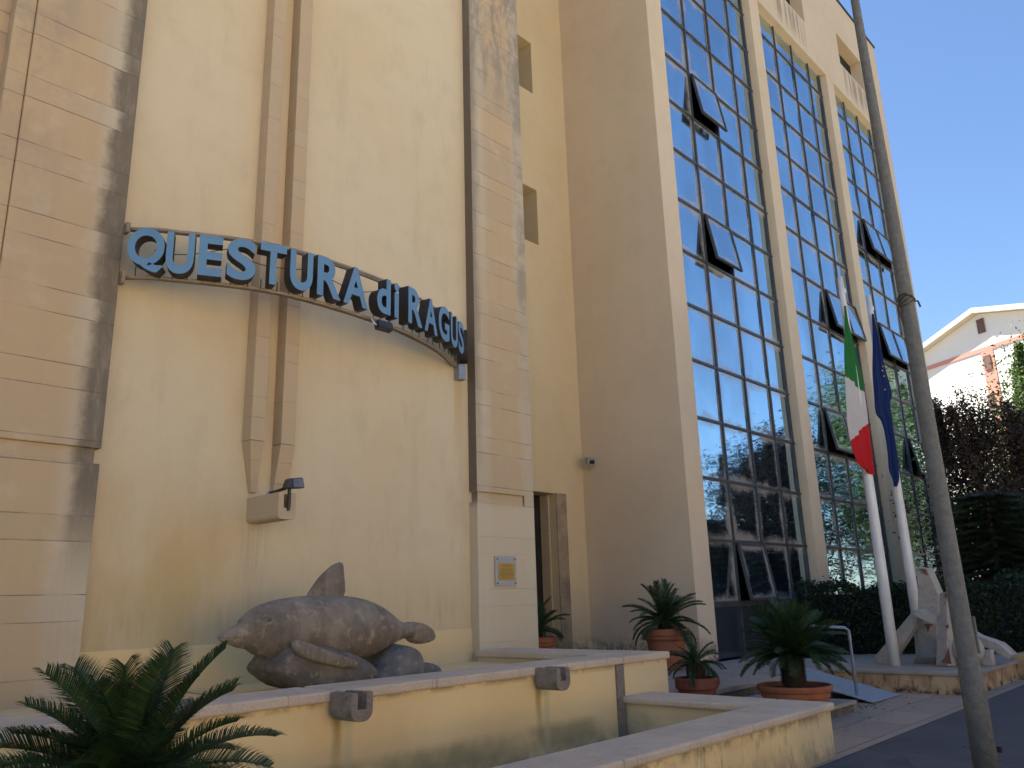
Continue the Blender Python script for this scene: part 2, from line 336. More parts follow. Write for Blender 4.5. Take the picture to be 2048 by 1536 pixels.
def tube(bm, pts, r, seg=10, caps=True, mi=0):
    pts = [Vector(p) for p in pts]; rs = r if isinstance(r, (list, tuple)) else [r]*len(pts); rings = []
    for i, p in enumerate(pts):
        t = (pts[min(i+1, len(pts)-1)]-pts[max(i-1, 0)]).normalized()
        a = Vector((0, 0, 1)) if abs(t.z) < .9 else Vector((1, 0, 0))
        u = t.cross(a).normalized(); w = t.cross(u)
        rings.append([bm.verts.new(p+(u*math.cos(2*math.pi*k/seg)+w*math.sin(2*math.pi*k/seg))*rs[i]) for k in range(seg)])
    fs = []
    for a, b in zip(rings, rings[1:]):
        for k in range(seg): fs.append(bm.faces.new((a[k], a[(k+1)%seg], b[(k+1)%seg], b[k])))
    if caps: fs.append(bm.faces.new(rings[0][::-1])); fs.append(bm.faces.new(rings[-1]))
    for f in fs: f.material_index = mi
    bmesh.ops.recalc_face_normals(bm, faces=fs); return bm
def lathe(bm, c, prof, seg=40, mi=0):
    c = Vector(c); rings = [[bm.verts.new(c+Vector((r*math.cos(2*math.pi*k/seg), r*math.sin(2*math.pi*k/seg), z))) for k in range(seg)] for r, z in prof]
    fs = []
    for a, b in zip(rings, rings[1:]):
        for k in range(seg): fs.append(bm.faces.new((a[k], a[(k+1)%seg], b[(k+1)%seg], b[k])))
    fs.append(bm.faces.new(rings[0][::-1])); fs.append(bm.faces.new(rings[-1]))
    for f in fs: f.material_index = mi
    return bm
def wall_y(bm, y, x0, x1, z0, z1, holes, depth, mi=0, rmi=None):
    """wall face in the plane y facing -y with openings (hx0,hx1,hz0,hz1) that have real reveals"""
    xs = sorted({x0, x1, *[h[0] for h in holes], *[h[1] for h in holes]}); zs = sorted({z0, z1, *[h[2] for h in holes], *[h[3] for h in holes]})
    for a, b in zip(xs, xs[1:]):
        for c, d in zip(zs, zs[1:]):
            if any(h[0] <= a and b <= h[1] and h[2] <= c and d <= h[3] for h in holes): continue
            quad(bm, [(a,y,c),(b,y,c),(b,y,d),(a,y,d)], mi)
    for a, b, c, d in holes:
        Y = y+depth
        quad(bm, [(a,y,c),(a,y,d),(a,Y,d),(a,Y,c)], mi); quad(bm, [(b,y,c),(b,Y,c),(b,Y,d),(b,y,d)], mi)
        quad(bm, [(a,y,d),(b,y,d),(b,Y,d),(a,Y,d)], mi); quad(bm, [(a,y,c),(a,Y,c),(b,Y,c),(b,y,c)], mi)
    bmesh.ops.remove_doubles(bm, verts=bm.verts, dist=1e-5)
    return bm

# ------------------------------------------------------------------ ground
def sheet(name, x0, x1, y0, y1, z, m, **k):
    bm = B(); quad(bm, [(x0,y0,z),(x1,y0,z),(x1,y1,z),(x0,y1,z)]); return mk(name, bm, m, kind='structure', **k)
M_DIRT = simple('dry_ground', (.16, .125, .08), (.11, .10, .05), .3, .95, .3, 20)
sheet('ground', -500, 700, -600, 600, -.012, M_DIRT)
sheet('pavement', -60, 90, -3.2, 3.6, 0, M_ASPH)
sheet('forecourt_paving', -6, 60, 3.6, 9, .004, M_TILE)
sheet('road', -120, 200, -11.5, -3.5, -.006, simple('pale_bounce_road', (.27, .235, .19), (.23, .20, .165), .5, .9, .3, 90))  # road colour kept pale to bounce sunlight onto the lower walls
bm = B(); box(bm, -120, 200, -3.5, -3.2, -.14, .002); mk('kerb', bm, M_SLAB, kind='structure')
bm = B()
for i in range(46): box(bm, -40+i*3.2, -40+i*3.2+1.6, -7.6, -7.48, -.02, -.0015)
mk('road_marking', bm, M_METW, kind='structure')
sheet('bounce_plaza', -14, 22, -60, -11.5, .03, simple('bounce_plaza_stone', (.64, .54, .38), (.58, .49, .35), .6, .9, .2))  # unseen pale plaza added to bounce sunlight onto the facade
sheet('far_ground', 22, 200, -60, -11.5, .026, simple('dry_grass_verge', (.26, .25, .12), (.34, .29, .17), .5, .9, .4, 20))

# ------------------------------------------------------------------ the headquarters building
bld = thing('office_building', (8.5, 8.6, 0), 'large cream plastered public building with stone pilasters and a tall glazed tower', 'building')
TOP = 23.93
bm = B()
quad(bm, [(3.0,8.67,.0),(8.6,8.67,.0),(8.6,8.67,TOP),(3.0,8.67,TOP)])
quad(bm, [(3.0,8.67,TOP),(8.6,8.67,TOP),(8.6,30,TOP),(3.0,30,TOP)])
mk('wall', bm, M_WALL, bld)
bm = B()                                   # plinth band, 3 cm proud
box(bm, 3.13, 8.45, 8.64, 8.675, .0, 1.24); mk('plinth', bm, M_FNT, bld, bevel=.008)
# left wing with its pilaster
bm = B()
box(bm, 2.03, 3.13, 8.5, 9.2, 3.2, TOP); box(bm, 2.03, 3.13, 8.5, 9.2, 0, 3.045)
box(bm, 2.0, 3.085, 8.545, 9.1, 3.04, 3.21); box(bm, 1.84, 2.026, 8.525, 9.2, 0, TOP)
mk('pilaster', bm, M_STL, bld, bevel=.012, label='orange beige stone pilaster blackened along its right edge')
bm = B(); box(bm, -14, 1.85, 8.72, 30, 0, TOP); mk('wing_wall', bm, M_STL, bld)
bm = B()
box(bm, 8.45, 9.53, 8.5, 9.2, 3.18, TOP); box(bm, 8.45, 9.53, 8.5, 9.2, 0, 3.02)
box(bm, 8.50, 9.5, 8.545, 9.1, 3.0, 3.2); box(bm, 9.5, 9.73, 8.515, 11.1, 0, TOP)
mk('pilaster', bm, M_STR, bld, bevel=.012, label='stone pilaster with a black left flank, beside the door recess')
# ribs
for xa, xb, xe in ((4.745, 4.925, 4.86), (5.145, 5.335, 5.145)):
    bm = B(); yf = 8.47
    box(bm, xa, xb, yf, 8.672, 3.49, TOP)
    a = [bm.verts.new(p) for p in ((xa, yf, 3.486), (xb, yf, 3.486), (xb, 8.672, 3.486), (xa, 8.672, 3.486))]
    b = [bm.verts.new(p) for p in ((xe, 8.60, 2.9), (xb, 8.60, 2.9), (xb, 8.672, 2.9), (xe, 8.672, 2.9))]
    for i in range(4): bm.faces.new((a[i], b[i], b[(i+1)%4], a[(i+1)%4]))
    bm.faces.new(a); bm.faces.new(b[::-1]); bmesh.ops.recalc_face_normals(bm, faces=bm.faces)
    mk('wall_rib', bm, M_RIB, bld, bevel=.006)
def spout_profile(x0, x1, zt, zb, wall, depth, m, r=None, back=.25):
    """U trough seen from the front, extruded along y"""
    bm = B(); w = x1-x0; t = w*.3; xm = (x0+x1)/2; n = 8; r = w/2 if r is None else r
    out = [(x0, zt)] + [(x0+r-r*math.cos(math.pi/2*k/n), zb+r-r*math.sin(math.pi/2*k/n)) for k in range(n+1)]
    out += [(x1-r+r*math.sin(math.pi/2*k/n), zb+r-r*math.cos(math.pi/2*k/n)) for k in range(n+1)] + [(x1, zt)]
    zi = zb+(zt-zb)*.42
    inn = [(x1-t, zt), (x1-t, zi), (x0+t, zi), (x0+t, zt)]
    prism(bm, [Vector((x, wall-depth, z)) for x, z in out+inn], (0, depth+back, 0))
    return bm
bm = spout_profile(4.855, 5.075, 2.84, 2.545, 8.67, .68, None, .05)
bmesh.ops.triangulate(bm, faces=[f for f in bm.faces if len(f.verts) > 4])
mk('water_outlet', bm, M_RIB, bld, bevel=.01)
# rear wall between pilaster and tower, with openings and the door recess
bm = B(); hs = [(11.6, 13.22, 13.5, 14.93), (11.6, 13.22, 9.5, 10.9), (11.6, 13.22, 17.5, 18.93), (11.9, 13.44, .33, 3.80)]
wall_y(bm, 11.15, 9.5, 14.45, 0, TOP, hs, .55)
mk('rear_wall', bm, M_REAR, bld)
for h in hs[:3]:
    bm = B(); box(bm, h[0]+.01, h[1]-.01, 11.66, 11.69, h[2]+.01, h[3]-.01); mk('window', bm, M_GLASD, bld)
bm = B(); box(bm, 13.442, 13.78, 11.125, 11.16, .33, 3.81); mk('door_jamb', bm, simple('stained_jamb_stone', (.40, .30, .18), (.22, .165, .11), 2.2, .9, .3, 50), bld, bevel=.005)
bm = B(); box(bm, 13.395, 13.436, 11.33, 11.56, .33, 3.78); mk('door_frame', bm, M_RIB, bld, bevel=.005)
bm = B(); box(bm, 11.9, 13.43, 11.57, 11.62, .33, 3.79); mk('door', bm, M_WOODD, bld)  # dark door panel, also stands for the black void of the doorway
# tower
bays = [(15.11, 20.41), (21.05, 26.29), (26.93, 32.1)]
bm = B()
holes = [(a, b, .0, 19.35) for a, b in bays]
wall_y(bm, 8.53, 14.434, 32.75, 0, TOP, holes+[(16.6, 19.08, 20.75, 22.1), (22.43, 24.93, 20.75, 22.1), (28.07, 30.56, 20.75, 22.1)], .42)
quad(bm, [(14.434,8.53,0),(14.434,8.53,TOP),(14.434,30,TOP),(14.434,30,0)])
quad(bm, [(32.75,8.53,0),(32.75,30,0),(32.75,30,TOP),(32.75,8.53,TOP)])
quad(bm, [(-14,11.2,TOP+.004),(32.75,11.2,TOP+.004),(32.75,30,TOP+.004),(-14,30,TOP+.004)])
quad(bm, [(14.434,8.53,TOP+.002),(32.75,8.53,TOP+.002),(32.75,11.3,TOP+.002),(14.434,11.3,TOP+.002)])
quad(bm, [(-14,30,0),(-14,30,TOP),(32.75,30,TOP),(32.75,30,0)])
mk('tower_wall', bm, M_TOWER, bld)
bm = B(); box(bm, 14.39, 32.8, 8.48, 8.9, TOP+.006, TOP+.07); mk('roof_edge', bm, M_METB, bld)
for a in (16.6, 22.43, 28.07):
    bm = B(); box(bm, a+.01, a+2.45, 8.93, 8.96, 20.76, 22.09); mk('attic_window', bm, M_DARK, bld)
# pilaster caps at the foot (the stone shoe of the corner column)
GY = 8.77; Z0 = 1.41; RH = 1.317
sash_at = {0: [(1, 10, 1), (1, 7, 1), (1, 1, 1)], 1: [(2, 7, 2), (1, 4, 2)], 2: [(1, 10, 2), (1, 7, 2), (2, 4, 1)]}
rnd = random.Random(3)
for bi, (xa, xb) in enumerate(bays):
    x0 = (15.27, 21.22, 27.10)[bi]; xs = [xa-.3]+[x0+1.33*k for k in (1, 2, 3)]+[xb+.02]
    if bi: xs[0] = xa-.02
    else: xs[0] = xa-.02
    xs = [xs[0], x0+1.33, x0+2.66, x0+3.99, xb+.02]
    zs = [Z0+RH*k for k in range(14)]+[19.37]
    fr = B(); t = .027
    for x in xs[1:-1]: box(fr, x-t, x+t, GY-.045, GY+.05, .33, 19.36)
    box(fr, xb-.16, xb-.09, GY-.05, GY+.05, .33, 19.36); box(fr, xa-.01, xa+.04, GY-.05, GY+.05, .33, 19.36)
    for k, z in enumerate(zs[:-1]):
        for a, b in zip(xs, xs[1:]): box(fr, a+t, b-t, GY-.038, GY+.05, z-(.06 if k == 0 else .03), z+(.06 if k == 0 else .03))
    win = mk('window', fr, M_FRAME, bld, label=None)
    gl = B(); uvl = gl.loops.layers.uv.new('UVMap'); dk = B(); uvd = dk.loops.layers.uv.new('UVMap')
    opened = {}
    for c, r, w in sash_at[bi]:
        for i in range(w): opened[(c+i, r)] = 1
    for r in range(-1, 14):
        za = .33 if r < 0 else zs[r]; zb = zs[r+1] if r+1 < len(zs) else 19.37
        for c in range(4):
            # sash rows are counted from the lowest mullion (row 1 = first clear row)
            if (c, r+1) in opened and r >= 0: continue
            tgt, ul = (dk, uvd) if r < 0 else (gl, uvl)
            jx, jz = rnd.uniform(-.006, .006), rnd.uniform(-.006, .006)
            ps = [(xs[c], GY+jx, za), (xs[c+1], GY-jx+jz, za), (xs[c+1], GY-jx, zb), (xs[c], GY+jx-jz, zb)]
            f = quad(tgt, ps)
            for l, q in zip(f.loops, ((0, 0), (1, 0), (1, 1), (0, 1))): l[ul].uv = q
    mk('glass', gl, M_GLASS, win); mk('spandrel_glass', dk, M_GLASD, win)
    bm = B(); quad(bm, [(xa-.3, 9.35, .3), (xb+.3, 9.35, .3), (xb+.3, 9.35, 19.6), (xa-.3, 9.35, 19.6)]); mk('dark_backing', bm, M_DARK, win)  # near-black sheet stands for the unlit rooms behind the open sashes
    for c, r, w in sash_at[bi]:
        zt, zb = zs[r]-.04, zs[r-1]+.04; a, b = xs[c]+.04, xs[c+w]-.04
        hgt = zt-zb; an = rad(9.5)
        o = Vector((0, -math.sin(an), -math.cos(an))); nrm = Vector((0, -math.cos(an), math.sin(an)))
        def P(x, s, d): return Vector((x, GY-.05, zt))+o*s+nrm*d
        bm = B(); ul = bm.loops.layers.uv.new('UVMap')
        def bar(xa_, xb_, s0, s1):
            v = [P(xa_,s0,0),P(xb_,s0,0),P(xb_,s1,0),P(xa_,s1,0)]; prism(bm, v, nrm*.06, 1)
        bar(a, b, 0, .05); bar(a, b, hgt-.05, hgt); bar(a, a+.045, .05, hgt-.05); bar(b-.045, b, .05, hgt-.05)
        if w == 2: bar(xs[c+1]-.025, xs[c+1]+.025, .05, hgt-.05)
        for i in range(w):
            u0, u1 = (a+.04 if i == 0 else xs[c+i]), (xs[c+i+1] if i < w-1 else b-.04)
            f = quad(bm, [P(u0,hgt-.04,.03),P(u1,hgt-.04,.03),P(u1,.04,.03),P(u0,.04,.03)], 0)
            for l, q in zip(f.loops, ((0, 0), (1, 0), (1, 1), (0, 1))): l[ul].uv = q
        # dark side gap made by the sash box
        mk('open_sash', bm, [M_GLASS, M_FRAME], win)

# ------------------------------------------------------------------ steps, entry slab, platform
def slab(bm, x0, x1, y0, y1, z0, z1): box(bm, x0, x1, y0, y1, z0, z1); return bm
bm = slab(B(), 8.9, 14.4, 6.15, 12, .255, .33); mk('entry_slab', bm, M_SLAB, kind='structure', bevel=.012)
bm = slab(B(), 8.9, 14.38, 6.19, 12, .0, .254); mk('entry_riser', bm, M_RISER, kind='structure')
bm = slab(B(), 9.3, 11.95, 4.68, 6.188, .10, .15); mk('step', bm, M_SLAB, kind='structure', bevel=.012)
bm = slab(B(), 9.32, 11.9, 4.72, 6.188, .004, .0995); mk('step_riser', bm, M_RISER, kind='structure')
pl = thing('raised_platform', (16, 6, 0), 'low raised platform with stained yellow sides carrying the flagpoles and stone sculpture', 'platform')
bm = slab(B(), 14.402, 17.25, 3.80, 8.52, .275, .332); slab(bm, 17.25, 33, 3.85, 8.5, .27, .331); mk('top_slab', bm, M_SLAB, pl, bevel=.015)
bm = slab(B(), 14.43, 17.22, 3.85, 8.5, .0, .274); mk('side_wall', bm, M_PLAT, pl)
bm = slab(B(), 17.27, 33, 3.7, 3.9, 0, .42); mk('side_wall', bm, M_PLAT, pl, bevel=.01)
# ------------------------------------------------------------------ fountain
ft = thing('fountain', (6, 5, 0), 'empty two level fountain with yellow rendered walls and grey stone copings', 'fountain')
zt, zb = .945, .86
bm = B(); box(bm, -4, 9.03, 5.82, 6.28, 0, zb); box(bm, 8.40, 9.0, 6.29, 8.49, 0, zb); box(bm, -4, 1.6, 6.29, 8.66, 0, zb)
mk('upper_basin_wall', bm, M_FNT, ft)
bm = B(); y0 = 5.78
for a, b in ((-4, -1.9), (-1.9, .3), (.3, 2.4), (2.4, 4.13), (4.18, 5.2), (5.2, 6.605), (6.655, 7.95), (8.09, 9.06)): box(bm, a+.002, b-.002, y0, 6.36, zb+.001, zt)
box(bm, 4.129, 4.181, 5.79, 6.36, zb+.001, .90); box(bm, 6.604, 6.656, 5.79, 6.36, zb+.001, .90); box(bm, 7.94, 8.10, 5.8, 6.36, zb+.001, zt-.008)
box(bm, 8.36, 9.06, 6.363, 8.498, zb+.001, zt); box(bm, -4, 2.0, 6.363, 8.638, zb+.001, zt)
mk('upper_coping', bm, M_COP, ft, bevel=.018)
bm = B(); box(bm, 1.6, 8.4, 6.28, 8.66, .0, .80); mk('upper_basin_floor', bm, M_FNT, ft)
bm = B(); box(bm, 7.945, 8.085, 5.79, 5.83, .0, zb); mk('overflow_channel', bm, M_SPOUT, ft, bevel=.006)
for x in (4.05, 6.525):
    bm = spout_profile(x, x+.21, .94, .725, 5.82, .33, None, .085, -.044)
    bmesh.ops.triangulate(bm, faces=[f for f in bm.faces if len(f.verts) > 4])
    mk('water_spout', bm, M_SPOUT, ft, bevel=.006)
lt, lb = .515, .44
bm = B(); box(bm, -4, 8.62, 3.66, 4.2, 0, lb); box(bm, 8.1, 8.62, 4.2, 5.818, 0, lb)
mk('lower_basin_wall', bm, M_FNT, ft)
bm = B()
for a, b in ((-4, -1.4), (-1.4, .8), (.8, 3.0), (3.0, 5.0), (5.0, 6.9), (6.9, 8.66)): box(bm, a+.002, b-.002, 3.62, 4.22, lb+.001, lt)
box(bm, 8.04, 8.66, 4.223, 5.818, lb+.001, lt)
mk('lower_coping', bm, M_COP, ft, bevel=.022)
bm = B(); box(bm, -4, 8.1, 4.2, 5.82, .0, .06); mk('lower_basin_floor', bm, M_FNT, ft)
# dry leaves blown against the step
# ------------------------------------------------------------------ dolphin
def loft(bm, secs, seg=24):
    """secs: (x, z, ry, rz, y)"""
    rings = []
    for i, (x, z, ry, rz, y) in enumerate(secs):
        a = secs[max(i-1, 0)]; b = secs[min(i+1, len(secs)-1)]
        t = Vector((b[0]-a[0], b[4]-a[4], b[1]-a[1])).normalized(); s = Vector((0, 1, 0)); s = (s-s.dot(t)*t).normalized(); u = s.cross(t)
        if u.z < 0: u = -u
        rings.append([bm.verts.new(Vector((x, y, z))+s*ry*math.cos(2*math.pi*k/seg)+u*rz*math.sin(2*math.pi*k/seg)) for k in range(seg)])
    fs = []
    for a, b in zip(rings, rings[1:]):
        for k in range(seg): fs.append(bm.faces.new((a[k], a[(k+1)%seg], b[(k+1)%seg], b[k])))
    fs.append(bm.faces.new(rings[0])); fs.append(bm.faces.new(rings[-1])); bmesh.ops.recalc_face_normals(bm, faces=fs)
    return bm
DY = 7.4
# pixel of the 3.413x crop -> (x,z) in the plane y=DY
Rm = cam.matrix_world.to_3x3()
def pix(px, py, Y=DY):
    d = Rm @ Vector((px-1024, -(py-768), -1625.)); return Vector((0, 0, 1.6))+d*(Y/d.y)
def dz(x, y, Y=DY): return pix(400+x/3.413, 1050+y/3.413, Y)
dol = thing('dolphin_statue', (5.2, DY, .80), 'weathered grey stone dolphin statue leaping over rocks on the fountain', 'statue')
prof = [((118,760),(122,774)),((140,738),(158,797)),((200,700),(224,820)),((256,668),(290,840)),((286,624),(345,856)),((337,574),(415,880)),((440,528),(500,900)),((560,500),(590,925)),((700,484),(700,945)),((850,478),(830,955)),((980,484),(960,950)),((1090,502),(1080,925)),((1190,540),(1180,885)),((1280,595),(1265,838)),((1345,645),(1335,797)),((1395,668),(1385,775)),((1450,678),(1440,772))]
rings = []
bm = B(); secs = []
for i, ((ax, ay), (bx, by)) in enumerate(prof):
    A, Bv = dz(ax, ay), dz(bx, by); c = (A+Bv)/2; rz = (A-Bv).length/2
    ry = rz*(.95 if i > 6 else (.74, .74, .74, .76, .8, .85, .9)[i]); yy = DY + (0 if i < 9 else (i-9)**2*.006)
    secs.append((c.x, c.z, max(ry, .006), max(rz, .006), c.y))
def crv(L, k=4):
    out = []
    for i in range(len(L)-1):
        p = [L[max(i-1, 0)], L[i], L[i+1], L[min(i+2, len(L)-1)]]
        for j in range(k):
            t = j/k; out.append(tuple(.5*((2*b)+(-a+c)*t+(2*a-5*b+4*c-d)*t*t+(-a+3*b-3*c+d)*t**3) for a, b, c, d in zip(*p)))
    return out+[L[-1]]
loft(bm, crv(secs), 32)
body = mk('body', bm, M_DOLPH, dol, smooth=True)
def slabshape(pts, Y, th, taper=.35, rnd_=True):
    """outline with a rounded edge: three layers"""
    P3 = [dz(x, y, Y) for x, y in pts]; c = sum(P3, Vector())/len(P3); bm = B(); L = []
    for k, (s, off) in enumerate(((.84, -th), (.99, -th*.6), (1.045, 0), (.99, th*.6), (.84, th))):
        L.append([bm.verts.new(c+(p-c)*s+Vector((0, off, 0))) for p in P3])
    n = len(P3)
    for a, b in zip(L, L[1:]):
        for i in range(n): bm.faces.new((a[i], a[(i+1)%n], b[(i+1)%n], b[i]))
    bm.faces.new(L[0]); bm.faces.new(L[-1]); bmesh.ops.recalc_face_normals(bm, faces=bm.faces); return bm
def sub(o, n=1):
    o.modifiers.new('s', 'SUBSURF').levels = n; o.modifiers['s'].render_levels = n; return o
sub(mk('dorsal_fin', slabshape([(725,520),(735,475),(770,420),(810,365),(870,300),(930,258),(972,252),(972,300),(977,350),(984,420),(990,500),(860,545)], DY, .05), M_DOLPH, dol, smooth=True))
sub(mk('flipper', slabshape([(626,786),(660,782),(724,804),(806,838),(906,878),(1006,906),(1076,940),(1060,972),(980,980),(880,962),(776,936),(694,908),(640,856)], DY-.39, .08), M_DOLPH, dol, smooth=True))
sub(mk('flipper', slabshape([(632,792),(660,788),(720,812),(800,850),(900,890),(1000,915),(1060,938),(1050,962),(980,965),(880,945),(780,920),(700,892),(650,850)], DY+.40, .06), M_DOLPH, dol, smooth=True))
sub(mk('tail_fluke', slabshape([(1380,668),(1440,660),(1510,668),(1565,700),(1592,740),(1596,780),(1550,805),(1470,815),(1430,795),(1405,765),(1420,720)], DY+.35, .09), M_DOLPH, dol, smooth=True))
bm = B(); lathe(bm, dz(478, 648, DY-.30), [(.004, -.02), (.018, -.012), (.022, 0), (.018, .012), (.004, .02)], 12); mk('eye', bm, M_ROCK, dol, smooth=True)
bm = B(); pts = []
for i, (x, z, ry, rz, y) in enumerate(secs[:5]): pts.append((x+.0, y-ry*.985, z-rz*.10))
tube(bm, pts, [.002, .004, .005, .004, .002], 6); mk('mouth_line', bm, M_ROCK, dol)
bm = B(); e0 = dz(455, 640, DY-.33); tube(bm, [e0+Vector((-.06, .03, -.005)), e0+Vector((-.01, .008, .022)), e0+Vector((.05, .0, .012))], [.004, .012, .004], 8); mk('eye_ridge', bm, M_DOLPH, dol, smooth=True)
# the base
def rockmesh(pts, Y0, Y1, seed, amp=.03):
    bm = B(); rr = random.Random(seed); n = 7; L = []
    P3 = [dz(x, y, (Y0+Y1)/2) for x, y in pts]; c = sum(P3, Vector())/len(P3)
    for k in range(n):
        t = k/(n-1); s = .86+.14*math.sin(math.pi*t)**.5
        L.append([bm.verts.new(Vector((c.x+(p.x-c.x)*s, Y0+(Y1-Y0)*t, .80+(p.z-.80)*s if p.z > .80 else .79))) for p in P3])
    m = len(P3)
    for a, b in zip(L, L[1:]):
        for i in range(m): bm.faces.new((a[i], a[(i+1)%m], b[(i+1)%m], b[i]))
    bm.faces.new(L[0]); bm.faces.new(L[-1])
    for v in bm.verts: v.co += Vector((rr.uniform(-1, 1), rr.uniform(-1, 1), rr.uniform(-1, 1)))*amp*.35
    bmesh.ops.recalc_face_normals(bm, faces=bm.faces); return bm
sub(mk('base_rock', rockmesh([(500,800),(470,885),(425,940),(398,975),(430,1012),(500,1060),(560,1110),(700,1150),(860,1150),(1060,1150),(1110,1040),(1130,980),(1040,900),(900,850),(700,780)], DY-.42, DY+.45, 2, .02), M_ROCK, dol, smooth=True), 1)
sub(mk('wave_rock', rockmesh([(1040,1060),(1130,985),(1200,900),(1255,830),(1300,800),(1350,815),(1395,850),(1408,900),(1412,945),(1450,935),(1500,932),(1535,965),(1565,1020),(1570,1110),(1300,1130),(1060,1130)], DY-.40, DY+.35, 5, .03), M_WAVE, dol, smooth=True), 1)

# ------------------------------------------------------------------ arched sign
CO = (0.005, -0.121, 1.194, -5.446, 17.096)
import functools
CO4 = None
_P = [(3.15,8.5),(3.444,8.263),(3.794,8.086),(4.156,7.903),(4.561,7.767),(5.056,7.732),(5.629,7.75),(6.303,7.829),(6.954,8.005),(7.514,8.215),(7.9,8.44),(8.28,8.70)]
def arc(x):                                # smoothed interpolation of the measured plan curve
    pts = _P; x = min(max(x, pts[0][0]), pts[-1][0])
    for i in range(len(pts)-1):
        if pts[i][0] <= x <= pts[i+1][0]: break
    p0 = pts[max(i-1, 0)]; p1 = pts[i]; p2 = pts[i+1]; p3 = pts[min(i+2, len(pts)-1)]
    m1 = (p2[1]-p0[1])/(p2[0]-p0[0]); m2 = (p3[1]-p1[1])/(p3[0]-p1[0]); h = p2[0]-p1[0]; t = (x-p1[0])/h
    return (2*t**3-3*t*t+1)*p1[1]+(t**3-2*t*t+t)*h*m1+(-2*t**3+3*t*t)*p2[1]+(t**3-t*t)*h*m2
def arcs(x): return sum(arc(x+d) for d in (-.3, -.15, 0, .15, .3))/5 if 3.5 < x < 7.9 else arc(x)
def arcn(x):
    d = (arcs(x+.12)-arcs(x-.12))/.24; return Vector((d, -1, 0)).normalized()
sg = thing('arched_sign', (5.6, 8.2, 5.05), 'curved metal sign with raised blue letters spanning between the two stone pilasters', 'sign')
xs_ = [3.15+i*(8.32-3.15)/48 for i in range(49)]
for z, r in ((5.065, .022), (5.625, .020)):
    bm = B(); tube(bm, [(x, arcs(x), z+(.03*(x-3.15)/5.2 if z > 5.3 else 0)) for x in xs_], r, 8); mk('rail', bm, M_RAIL, sg, smooth=True)
    bm = B(); tube(bm, [(x, arcs(x)+.09, z+.01+(.03*(x-3.15)/5.2 if z > 5.3 else 0)) for x in xs_], r*.7, 8); mk('rail', bm, M_RAIL, sg, smooth=True)
bm = B(); box(bm, 3.131, 3.17, 8.44, 8.54, 4.98, 5.12); mk('bracket', bm, M_RAIL, sg)
bm = B(); box(bm, 3.131, 3.17, 8.44, 8.54, 5.57, 5.68); mk('bracket', bm, M_RAIL, sg)
bm = B(); box(bm, 8.16, 8.30, 8.55, 8.67, 4.86, 5.09); mk('bracket', bm, M_RAMP, sg)
FZ = 5.105
def letter(ch, xl, xr, zt_, zb_, turn=0):
    zb_ -= .012; zt_ += .008
    cu = bpy.data.curves.new('t', 'FONT'); cu.body = ch; cu.size = 1; cu.extrude = .5; cu.offset = .03; cu.resolution_u = 6
    ob = bpy.data.objects.new('t', cu); C.objects.link(ob)
    dg = bpy.context.evaluated_depsgraph_get(); me = bpy.data.meshes.new_from_object(ob.evaluated_get(dg))
    bpy.data.objects.remove(ob); bm = B(); bm.from_mesh(me); bpy.data.meshes.remove(me)
    xs = [v.co.x for v in bm.verts]; ys = [v.co.y for v in bm.verts]; a, b, c, d = min(xs), max(xs), min(ys), max(ys)
    xm = (xl+xr)/2; n = arcn(xm) if not turn else Vector((turn, -1, 0)).normalized(); t = Vector((-n.y, n.x, 0)); 
    if t.x < 0: t = -t
    dep = .155; base = Vector((xm, arcs(xm), 0)); wid = (xr-xl)/max(t.x, .3)*1.06
    for v in bm.verts:
        u = ((v.co.x-a)/(b-a)-.5)*wid; z = zb_+(v.co.y-c)/(d-c)*(zt_-zb_); front = v.co.z > 0
        v.co = base+t*u+n*(.03+(dep if front else 0))+Vector((0, 0, z))
    bm.normal_update()
    for f in bm.faces:
        if f.normal.dot(n) > .9: f.material_index = 1
    # an inset black lip round the blue face
    mk('letter', bm, [M_LSIDE, M_BLUE], sg)
LT = [('Q', 3.22, 3.50, 5.545, 5.06), ('U', 3.52, 3.75, 5.53, 5.075), ('E', 3.79, 4.00, 5.53, 5.085), ('S', 4.045, 4.31, 5.545, 5.08), ('T', 4.34, 4.61, 5.55, 5.085),
      ('U', 4.645, 4.91, 5.55, 5.085), ('R', 4.97, 5.28, 5.565, 5.09), ('A', 5.33, 5.68, 5.565, 5.09), ('d', 5.84, 6.06, 5.57, 5.115), ('i', 6.13, 6.21, 5.57, 5.12),
      ('R', 6.39, 6.68, 5.61, 5.13), ('A', 6.74, 7.04, 5.60, 5.13), ('G', 7.08, 7.37, 5.615, 5.13), ('U', 7.42, 7.66, 5.61, 5.135), ('S', 7.70, 7.93, 5.61, 5.14), ('A', 8.02, 8.22, 5.61, 5.14, 1.02)]
for l in LT: letter(*l)
for l in LT:
    for x in (l[1]+.05, l[2]-.05):
        n = arcn(x); p = Vector((x, arcs(x), 0)); bm = B(); tube(bm, [p+n*.06+Vector((0, 0, 5.05)), p+n*.06+Vector((0, 0, 5.16))], .006, 6)
        mk('mounting_pin', bm, M_METB, sg)
bm = B(); tube(bm, [(x, arcs(x)+.05+.02*math.sin(x*9), 5.5-.12*abs(math.sin(x*3.1))) for x in [3.4+i*.05 for i in range(60)]], .005, 5); mk('cable', bm, M_METB, sg)
